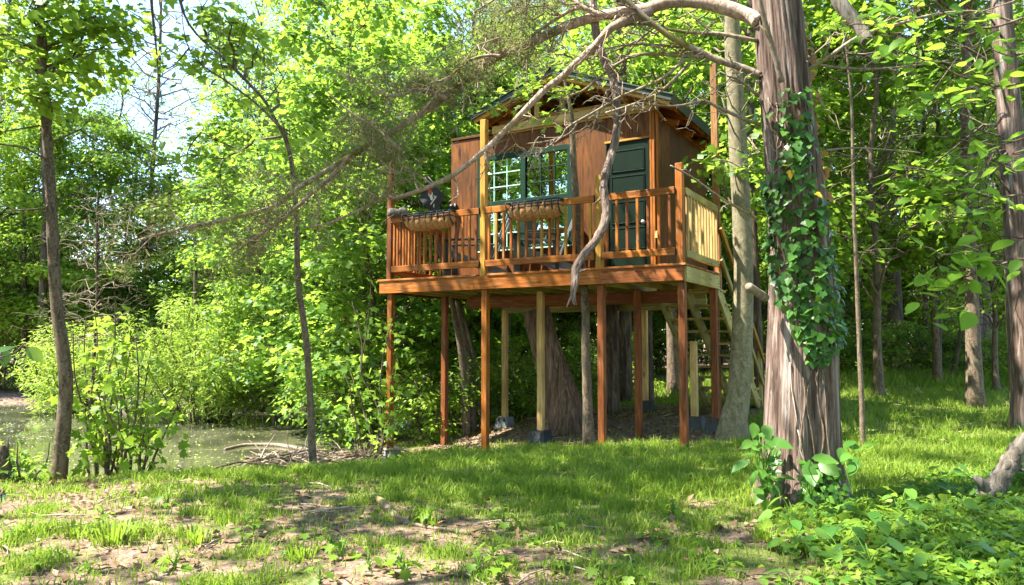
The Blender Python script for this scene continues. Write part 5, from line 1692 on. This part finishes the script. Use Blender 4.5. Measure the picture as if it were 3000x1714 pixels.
# ---- hanging vine in front of the house
vine_pts = [(1478, -60), (1475, 0), (1480, 60), (1488, 110), (1504, 150), (1522, 190), (1532, 240), (1535, 300), (1530, 350), (1516, 400), (1504, 440), (1502, 480), (1508, 520), (1502, 560), (1480, 600), (1448, 640), (1432, 668), (1430, 700), (1424, 735), (1430, 760)]
ds = np.linspace(6.5, 6.1, len(vine_pts))
W = np.array([at(p[0], p[1], d) for p, d in zip(vine_pts, ds)])
P = smooth_path(W, 5)
A = Acc()
rad = np.interp(np.linspace(0, 1, len(P)), [0, .3, .5, .7, .9, 1], [.031, .032, .033, .035, .027, .006])
o0 = P[len(P) // 2]
tube(A, P - o0, rad, 14, lump=.30)
tube(A, P - o0 + np.array([.016, -.012, 0]), rad * .62, 8, lump=.3)
for k_, e_ in ((-6, (-.05, -.02, -.10)), (-14, (.09, -.03, .03)), (-40, (-.08, .02, -.06)), (-62, (.10, -.04, .05))):
    tube(A, [P[k_] - o0, P[k_] - o0 + np.array(e_) * .6, P[k_] - o0 + np.array(e_)], [.014, .010, .004], 6, lump=.3)
t = thing('hanging_vine', 'thick gnarled grey vine hanging down in front of the treehouse door', 'vine', o0)
link('stem', A.mesh('stem', M['vine_bark'], True), t)

# ---- leafy plants with leaves of their own
LMESH = {}


def weed_proto(nl, L, tmplkey, seed, stemh):
    """returns (stem mesh, list of leaf placements)"""
    r = np.random.default_rng(seed)
    A = Acc(); pl = []
    for i in range(nl):
        a = i * 2.4 + r.normal() * .3; h = stemh * (.35 + .65 * (i + 1) / nl); rr_ = L * (.5 + .7 * r.random())
        e = np.array([math.cos(a) * rr_, math.sin(a) * rr_, h + .02 * r.normal()])
        tube(A, limb_path((0, 0, h * .35), e, r, .15, 2, .05), [.0035, .003, .002, .0015], 4, cap=False)
        nr = np.array([math.cos(a) * .35, math.sin(a) * .35, 1]) + r.normal(size=3) * .25
        pl.append((e, nr, np.array([math.cos(a), math.sin(a), -.15]) + r.normal(size=3) * .2, L * (.75 + .6 * r.random())))
    tube(A, [(0, 0, -.04), (.01, 0, stemh * .5), (0, .01, stemh)], [.005, .004, .002], 5)
    return A.mesh('stem', M['weed_leaf'], True), pl


def weed(name, label, group, x, y, proto, lmesh, rz, s):
    t = thing(name, label, 'plant', (x, y, gz(x, y)), rz, group, s)
    link('stem', proto[0], t)
    for e, nr, hd, L in proto[1]:
        put_leaf(t, lmesh, e, nr, hd, L)
    return t


r = np.random.default_rng(95)
for key, tm, mat in (('ovate', LEAF_OVATE, 'weed_leaf'), ('oval', LEAF_OVAL, 'broad_leaf'), ('ivyw', LEAF_IVY, 'weed_leaf'), ('mapw', LEAF_MAPLE, 'lime_leaf')):
    leaf_mesh(key, tm, mat)
protos = [(weed_proto(9, .085, 'ovate', 1, .07), lm['ovate']), (weed_proto(8, .095, 'oval', 2, .09), lm['oval']), (weed_proto(10, .07, 'ivyw', 3, .05), lm['ivyw']), (weed_proto(7, .08, 'ovate', 4, .11), lm['ovate'])]
# ground cover in the lower right corner
cov = []
tries = 0
while len(cov) < 118 and tries < 8000:
    tries += 1
    vx, vy = 1880 + 700 * r.random(), 1190 + 290 * r.random()
    lim = np.interp(vx, [1880, 2000, 2150, 2300, 2420, 2548], [1330, 1265, 1255, 1215, 1190, 1175])
    if vy < lim: continue
    if r.random() > np.interp(vx - (vy - 1280) * .9, [1850, 2010, 2140], [.02, .35, 1]): continue
    rr_ = px_ray(vx, vy); tq = -EYE / rr_[2]; p = rr_ * tq
    if any((p[0] - q[0]) ** 2 + (p[1] - q[1]) ** 2 < .016 for q in cov): continue
    if np.hypot(p[0] - C0[0], p[1] - C0[1]) < .34: continue
    cov.append((p[0], p[1]))
srcs = {}
GL = 'broad leaved green weed in the ground cover at the foot of the great cedar'
for i, (x, y) in enumerate(cov):
    k = i % 4
    s = .8 + .6 * r.random()
    if k not in srcs:
        srcs[k] = weed('ground_cover_weed', GL, 'weeds carpeting the lower right corner', x, y, protos[k][0], protos[k][1], r.random() * 6, s)
    else:
        c = copy_tree(srcs[k]); c.location = (x, y, gz(x, y)); c.rotation_euler = (0, 0, r.random() * 6.28); c.scale = (s,) * 3
A = Acc()
n = 5200
vx, vy = 1860 + 760 * r.random(n), 1180 + 300 * r.random(n)
lim = np.interp(vx, [1860, 2000, 2150, 2300, 2420, 2620], [1340, 1270, 1255, 1215, 1190, 1170])
dens = np.interp(vx - (vy - 1280) * .9, [1840, 2010, 2140], [.03, .35, .9])
k = (vy > lim) & (r.random(n) < dens)
vx, vy = vx[k], vy[k]
rays = np.array([px_ray(a, b) for a, b in zip(vx, vy)]); tq = -EYE / rays[:, 2]; pp = rays * tq[:, None]
z = terrain(pp[:, 0], pp[:, 1])
hh = .02 + .08 * r.random(len(z)) * (.4 + .6 * fbm(pp[:, 0] * 2, pp[:, 1] * 2, 81))
pos = np.column_stack([pp[:, 0], pp[:, 1], z + hh])
leaves(A, LEAF_OVATE, pos, np.array([0, 0, 1.0]) + r.normal(size=(len(z), 3)) * .35, rvec(len(z), r) * np.array([1, 1, .3]), .022 + .045 * r.random(len(z)) ** 1.6, r.random(len(z)))
o = link('ground_cover', A.mesh('ground_cover', M['weed_leaf'], True))
tag(o, 'small leaved green ground cover carpeting the lower right corner', 'ground cover', kind='stuff')
A = Acc(); k = r.random(len(z)) < .55; n = k.sum()
leaves(A, LEAF_IVY, pos[k] + r.normal(size=(n, 3)) * np.array([.05, .05, .015]) + np.array([0, 0, .02]), np.array([0, 0, 1.0]) + r.normal(size=(n, 3)) * .5, rvec(n, r) * np.array([1, 1, .3]), .02 + .03 * r.random(n), r.random(n))
o = link('ground_ivy', A.mesh('ground_ivy', M['lime_leaf'], True))
tag(o, 'tiny yellow green ground ivy mingled with the weeds in the lower right corner', 'ground ivy', kind='stuff')
# scattered seedlings on the lawn and at its left edge
sp = []
for i in range(64):
    vx, vy = r.random() * 1900, 1200 + 256 * r.random() ** .8
    if r.random() > .35 + .65 * (vy > 1290): continue
    rr_ = px_ray(vx, vy); p = rr_ * (-EYE / rr_[2]); sp.append((p[0], p[1]))
first = None
pr = weed_proto(6, .05, 'mapw', 9, .09)
for x, y in sp:
    s = .6 + .8 * r.random()
    if first is None: first = weed('seedling', 'small green seedling sprouting in the thin lawn', 'seedlings in the thin lawn', x, y, pr, lm['mapw'], 0, s)
    else:
        c = copy_tree(first); c.location = (x, y, gz(x, y)); c.rotation_euler = (0, 0, r.random() * 6.28); c.scale = (s,) * 3
# grass tufts that stand out of the lawn
def tuft_mesh(seed, n, h, w_):
    r = np.random.default_rng(seed); A = Acc()
    for i in range(n):
        a = r.random() * 6.28; L = h * (.5 + .6 * r.random()); ln = .2 + .8 * r.random()
        b = np.array([math.cos(a), math.sin(a), 0]) * .10 * r.random()
        d = np.array([math.cos(a), math.sin(a), 0]); s_ = np.array([-d[1], d[0], 0]) * w_
        m1 = b + d * L * ln * .3 + np.array([0, 0, L * .6]); m2 = b + d * L * ln * .8 + np.array([0, 0, L * (.85 - .3 * ln)])
        V = [b - s_, b + s_, m1 + s_, m1 - s_, m2]
        A.add(V, [(0, 1, 2, 3)], [(3, 2, 4)], .4 + .4 * r.random())
    return A.mesh('grass_tuft', M['grass'])


tm = [tuft_mesh(200 + i, 70, (.17, .14, .12)[i], .0045) for i in range(3)]
for i, (vx, vy) in enumerate(((480, 1352), (250, 1335), (195, 1340), (280, 1355), (330, 1330), (745, 1385), (1060, 1300), (1900, 1350), (1750, 1320), (1960, 1310), (2020, 1380))):
    rr_ = px_ray(vx, vy); p = rr_ * (-EYE / rr_[2])
    o = link('grass_tuft', tm[i % 3], None, (p[0], p[1], gz(p[0], p[1]) - .01), (0, 0, r.random() * 6.28), .7 + .7 * r.random())
    tag(o, 'tall tuft of grass standing up out of the patchy lawn', 'grass tuft', 'tall grass tufts in the patchy lawn')

# big leaved creeper at the cedar's foot
def creeper(label, cx, cy, d, n, sx, sy, seed, size, face=(-.2, -.6, .8)):
    r = np.random.default_rng(seed)
    b = at(cx, cy + sy, d); g = gz(b[0], b[1]); org = np.array([b[0], b[1], g])
    t = thing('broadleaf_creeper', label, 'plant', org)
    A = Acc()
    for i in range(n):
        a = r.random() * 6.28; q = math.sqrt(r.random())
        p = at(cx + math.cos(a) * q * sx, cy + math.sin(a) * q * sy, d - .05 + .22 * r.normal() * .6)
        if p[2] < g + .04: p[2] = g + .04 + .05 * r.random()
        put_leaf(t, lm['oval'], p - org, np.array(face) + r.normal(size=3) * .38, np.array([r.normal() * .7, -.25, -.55 + .4 * r.normal()]), size * (.65 + .6 * r.random()))
        tube(A, limb_path(np.array([0, 0, .02 + .3 * (p[2] - g)]), p - org, r, .08, 2, .08), [.005, .004, .003, .002], 4, cap=False)
    link('stem', A.mesh('stem', M['weed_leaf'], True), t)


creeper('broad leaved creeper at the left foot of the great cedar', 1903, 1140, 5.6, 46, 46, 108, 301, .115)
creeper('three big dark leaves before the middle of the cedar foot', 2018, 1160, 5.35, 5, 38, 24, 302, .14)
creeper('broad leaves reaching out at the right foot of the cedar', 2120, 1130, 5.5, 9, 38, 44, 303, .12)
creeper('broad leaved plant at the right picture edge beside the rotten log', 2540, 1160, 6.2, 22, 45, 85, 304, .13)
# ivy carpet round the foot
A = Acc(); pos, nn, hh = [], [], []
for k in range(190):
    y = 1130 + 115 * r.random(); x = 2035 + 42 * (r.random() * 2 - 1)
    p, n = on_trunk(min(max(x, 1930), 2085), y)
    pos.append(p + n * (.02 + .10 * r.random() * (y - 1090) / 150)); nn.append(n + np.array([0, 0, .6]) + r.normal(size=3) * .4); hh.append([r.normal(), 0, -1])
leaves(A, LEAF_IVY, np.array(pos) - C0, np.array(nn), np.array(hh), .035 + .04 * r.random(len(pos)), r.random(len(pos)) * .8)
o = link('leaves', A.mesh('leaves', M['ivy_leaf'], True), ivy); o['kind'] = 'stuff'


# ---- overhanging leafy branches, each leaf its own
def _dummy(): pass


def leafy_branch(name, label, cat, stems, d, n, tmplkey, mat, size, seed, spread=22, hang=.5, bark='brown_bark', w0=7, flat=(0, -.25, 1), tm=LEAF_OVAL, dspread=.12):
    """stems: list of pixel polylines; leaves scattered along them"""
    r = np.random.default_rng(seed)
    key = tmplkey + mat
    me = leaf_mesh(key, tm, mat)
    org = at(stems[0][0][0], stems[0][0][1], d)
    t = thing(name, label, cat, org)
    A = Acc()
    Ps = []
    for k, s in enumerate(stems):
        W = np.array([at(x, y, d + .18 * math.sin(k * 1.7 + i * .5)) for i, (x, y) in enumerate(s)]); P = smooth_path(W, 4); Ps.append(P)
        tube(A, P - org, np.linspace(w0 if k == 0 else w0 * .6, 1.6, len(P)) * KV / F_PX * d / 2, 6, lump=.1)
    for i in range(n):
        P = Ps[r.integers(len(Ps))]
        f = .08 + .92 * r.random(); j = min(int(f * (len(P) - 1)), len(P) - 2)
        sp_ = spread * KV / F_PX * d
        p = P[j] + r.normal(size=3) * np.array([sp_, dspread, sp_ * .8])
        put_leaf(t, me, p - org, np.array(flat) + r.normal(size=3) * .42, (P[j + 1] - P[j]) / np.linalg.norm(P[j + 1] - P[j]) * .5 + r.normal(size=3) * .5 + np.array([0, 0, -hang]), size * (.65 + .6 * r.random()))
        tube(A, [P[j] - org, (P[j] * .4 + p * .6) - org + np.array([0, 0, .01]), p - org], [.0025, .002, .0015], 4, cap=False)
    link('stem', A.mesh('stem', M[bark], True), t)
    return t


leafy_branch('beech_branch', 'thin branch of translucent spring leaves, topmost right of the cedar', 'branch', [[(2560, 40), (2460, 70), (2380, 60), (2300, 100), (2230, 90)], [(2380, 60), (2330, 20), (2260, 20)], [(2230, 90), (2150, 60), (2080, 70)]], 4.9, 80, 'oval', 'overhang_leaf', .115, 401)
leafy_branch('beech_branch', 'thin branch of translucent spring leaves below the broken hanging limb', 'branch', [[(2570, 200), (2480, 215), (2390, 190), (2300, 150), (2200, 210)], [(2480, 215), (2400, 260), (2310, 250), (2240, 280)], [(2300, 150), (2240, 130), (2180, 140)]], 4.7, 84, 'oval', 'overhang_leaf', .105, 402)
leafy_branch('beech_branch', 'thin branch of translucent spring leaves at mid height on the right', 'branch', [[(2570, 480), (2460, 490), (2360, 455), (2250, 470), (2150, 500)], [(2460, 490), (2400, 540), (2330, 530)], [(2360, 455), (2300, 430), (2230, 440)]], 4.8, 96, 'oval', 'overhang_leaf', .115, 403)
leafy_branch('beech_branch', 'lowest thin branch of large spring leaves over the right lawn', 'branch', [[(2570, 640), (2480, 660), (2400, 690), (2320, 690), (2260, 740)], [(2400, 690), (2370, 720), (2340, 790)], [(2480, 660), (2420, 620), (2330, 640)]], 4.6, 62, 'oval', 'overhang_leaf', .12, 404)
leafy_branch('beech_branch', 'leafy spray at the right edge beside the edge cedar', 'branch', [[(2580, 330), (2530, 350), (2470, 360), (2420, 345)], [(2580, 390), (2520, 400), (2470, 420)], [(2580, 120), (2520, 140), (2460, 120)]], 6.2, 44, 'oval', 'overhang_leaf', .13, 405)
leafy_branch('leaf_sprig', 'lime green maple sprig reaching in front of the gable', 'branch', [[(1430, 225), (1360, 230), (1300, 235), (1240, 262)], [(1360, 230), (1290, 250), (1220, 290)], [(1430, 225), (1400, 270), (1370, 310)], [(1400, 270), (1350, 290), (1310, 300)], [(1430, 225), (1330, 205), (1280, 210)]], 9.6, 90, 'mapsprig', 'lime_leaf', .105, 406, 14, .35, tm=LEAF_MAPLE, w0=6)
leafy_branch('leaf_sprig', 'lime green maple bough hiding the ridge of the treehouse roof', 'branch', [[(1600, 95), (1520, 130), (1440, 150), (1370, 165), (1300, 200)], [(1520, 130), (1480, 165), (1440, 190)], [(1440, 150), (1390, 135), (1330, 150)], [(1370, 165), (1340, 200), (1290, 235)], [(1570, 110), (1540, 165), (1530, 195)]], 9.1, 150, 'mapsprig', 'lime_leaf', .105, 413, 17, .35, tm=LEAF_MAPLE, w0=7)
leafy_branch('leaf_sprig', 'green maple bough hanging over the left slope of the roof', 'branch', [[(1330, 120), (1270, 170), (1215, 215), (1165, 262)], [(1270, 170), (1225, 180), (1180, 205)], [(1215, 215), (1200, 255), (1190, 290)]], 9.4, 90, 'mapsprig2', 'maple_leaf', .10, 414, 16, .35, tm=LEAF_MAPLE, w0=6)
leafy_branch('walnut_branch', 'dark twig with hanging compound leaves, upper left before the bright sky', 'branch', [[(700, 340), (640, 350), (600, 375), (560, 395), (548, 430), (555, 490)], [(600, 375), (540, 350), (500, 330), (460, 340)], [(560, 395), (510, 390), (470, 385), (420, 400)], [(500, 330), (470, 370), (462, 420)], [(540, 350), (505, 310)], [(555, 490), (580, 480), (540, 510)]], 7.4, 120, 'walnut', 'overhang_leaf', .10, 407, 20, .7, tm=LEAF_OVAL)
leafy_branch('walnut_branch', 'leafy dark twig crossing the top left sky', 'branch', [[(700, 320), (640, 260), (560, 200), (500, 160), (470, 120), (455, 60), (450, -20)], [(500, 160), (520, 80), (500, 20)], [(560, 200), (545, 120), (560, 60)], [(470, 120), (420, 170), (360, 150)]], 7.9, 120, 'walnut', 'forest_leaf', .10, 408, 24, .6, tm=LEAF_OVAL)
leafy_branch('hanging_twig', 'straight dark twig hanging from above with few leaves at its tip', 'branch', [[(376, -40), (378, 20), (386, 90), (392, 160), (394, 208)], [(394, 208), (400, 235), (402, 255)]], 6.2, 9, 'walnut', 'forest_leaf', .09, 409, 7, .9, w0=9)
leafy_branch('leaf_sprig', 'green maple sprig reaching past the tall corner post', 'branch', [[(1850, 420), (1810, 400), (1770, 400)], [(1850, 420), (1800, 430)], [(1850, 380), (1815, 365)]], 9.2, 34, 'mapsprig2', 'maple_leaf', .10, 410, 14, .3, tm=LEAF_MAPLE)
# leaves hanging close to the lens at the left edge
leafy_branch('near_leaf_twig', 'twig with broad leaves close to the viewer at the left edge', 'branch', [[(-40, 900), (0, 890), (30, 880), (60, 860)], [(0, 890), (20, 915)]], 1.5, 5, 'nearleaf', 'broad_leaf', .044, 411, 14, .3, dspread=.01)
leafy_branch('near_leaf_twig', 'twig with dark leaves close to the viewer in the lower left corner', 'branch', [[(-40, 1250), (-5, 1235), (18, 1225)]], 1.5, 4, 'nearleaf', 'broad_leaf', .042, 412, 12, .3, dspread=.01)

# ---- fallen wood
def log_thing(name, label, cat, pts, d, w_, bark, seed=0, lump=.2, n=12, ground=True, extra=None):
    W = []
    for (x, y) in pts:
        if d is None:
            rr_ = px_ray(x, y); p = rr_ * (-EYE / rr_[2]); p = np.array([p[0], p[1], gz(p[0], p[1])])
            W.append(p + np.array([0, 0, EYE * 0]))
        elif d == 'water': W.append(np.array([0, 0, EYE]) + px_ray(x, y) * ((WATER_Z + .02 - EYE) / px_ray(x, y)[2]))
        else: W.append(at(x, y, d))
    W = np.array(W)
    rad = np.array([q * KV / F_PX * (p[1]) / 2 for q, p in zip(w_, W)])
    if d is None: W[:, 2] += rad * .7
    P = smooth_path(W, 5); rr = np.interp(np.linspace(0, 1, len(P)), np.linspace(0, 1, len(rad)), rad)
    o0 = W[0].copy()
    A = Acc(); tube(A, P - o0, rr, n, lump=lump)
    if extra: extra(A, P - o0, rr)
    o = link(name, A.mesh(name, M[bark], True), None, o0)
    tag(o, label, cat)
    return o


log_thing('fallen_branch', 'crooked bleached branch lying in the patchy lawn', 'branch', [(937, 1246), (952, 1258), (972, 1280), (1000, 1302), (1035, 1308), (1080, 1315), (1130, 1322), (1165, 1330), (1182, 1324)], None, [17, 18, 19, 15, 9, 9, 11, 13, 8], 'dead_branch',
          extra=lambda A, P, rr: tube(A, [P[-6], P[-6] + np.array([.05, .03, .01]), P[-6] + np.array([.12, .02, .03])], [.012, .009, .006], 6))
b = at(2420, 1300, 5.7)
lg = log_thing('rotten_log', 'grey rotten log propped up at the right picture edge', 'log', [(2408, 1312), (2440, 1262), (2478, 1205), (2512, 1155), (2540, 1110), (2580, 1070)], 5.75, [60, 54, 44, 40, 34, 30], 'grey_log', lump=.5, n=16,
               extra=lambda A, P, rr: [tube(A, [P[8], P[8] + np.array([-.07, -.02, .09]), P[8] + np.array([-.13, -.03, .13])], [.05, .04, .015], 8, lump=.3), tube(A, [P[15], P[15] + np.array([.16, -.05, -.06]), P[15] + np.array([.34, -.1, -.05])], [.03, .02, .015], 7, lump=.3)])
log_thing('pond_log', 'long thin waterlogged log lying in the pond shallows', 'log', [(560, 1118), (610, 1108), (690, 1108), (760, 1120), (800, 1130)], 'water', [7, 9, 10, 12, 14], 'dead_branch')
log_thing('pond_log', 'pale arched fallen stem by the willow behind the slender tree', 'log', [(225, 985), (262, 1000), (300, 1022), (318, 1040)], 19.2, [6, 8, 9, 9], 'stick')
log_thing('stump', 'small dark rotten stump at the far left bank', 'stump', [(10, 1190), (9, 1160), (6, 1125), (8, 1108)], 8.0, [36, 30, 24, 10], 'dark_bark', lump=.4)
log_thing('stump', 'small reddish stump poking out of the pond near the saplings', 'stump', [(452, 1130), (452, 1112), (446, 1098)], 13.1, [16, 13, 8], 'cedar_bark', lump=.4)
# brush pile at the bank: every stick a thing
r = np.random.default_rng(500)
for i in range(70):
    vx, vy = 640 + 330 * r.random(), 1062 + 72 * r.random()
    d = 11.9 - (vy - 1072) / 62 * 1.6
    p = at(vx, vy, d); g = max(gz(p[0], p[1]), WATER_Z)
    L = .2 + .5 * r.random() ** 1.5; a = r.normal() * .8 + (PI if r.random() < .5 else 0)
    z = g + .03 + .14 * r.random()
    q = limb_path((-L * math.cos(a) / 1, -L * math.sin(a) * .5, -.02), (L * math.cos(a), L * math.sin(a) * .5, .09 * r.normal()), r, .06, 3, .08)
    A = Acc(); w_ = .008 + .017 * r.random() ** 2
    tube(A, smooth_path(q, 2), np.linspace(w_, w_ * .4, 9), 6, lump=.15)
    for k in range(2):
        e = q[2 + k] + rvec(1, r)[0] * .3
        tube(A, limb_path(q[2 + k], e, r, .02, 1), [w_ * .5, w_ * .4, .002], 4, cap=False)
    o = link('dead_stick', A.mesh('dead_stick', M[('stick', 'dead_branch', 'brown_bark', 'dark_bark')[r.integers(4)]], True), None, (p[0], p[1], z))
    tag(o, 'dry bleached stick in the brush pile on the pond bank', 'stick', 'sticks of the brush pile')
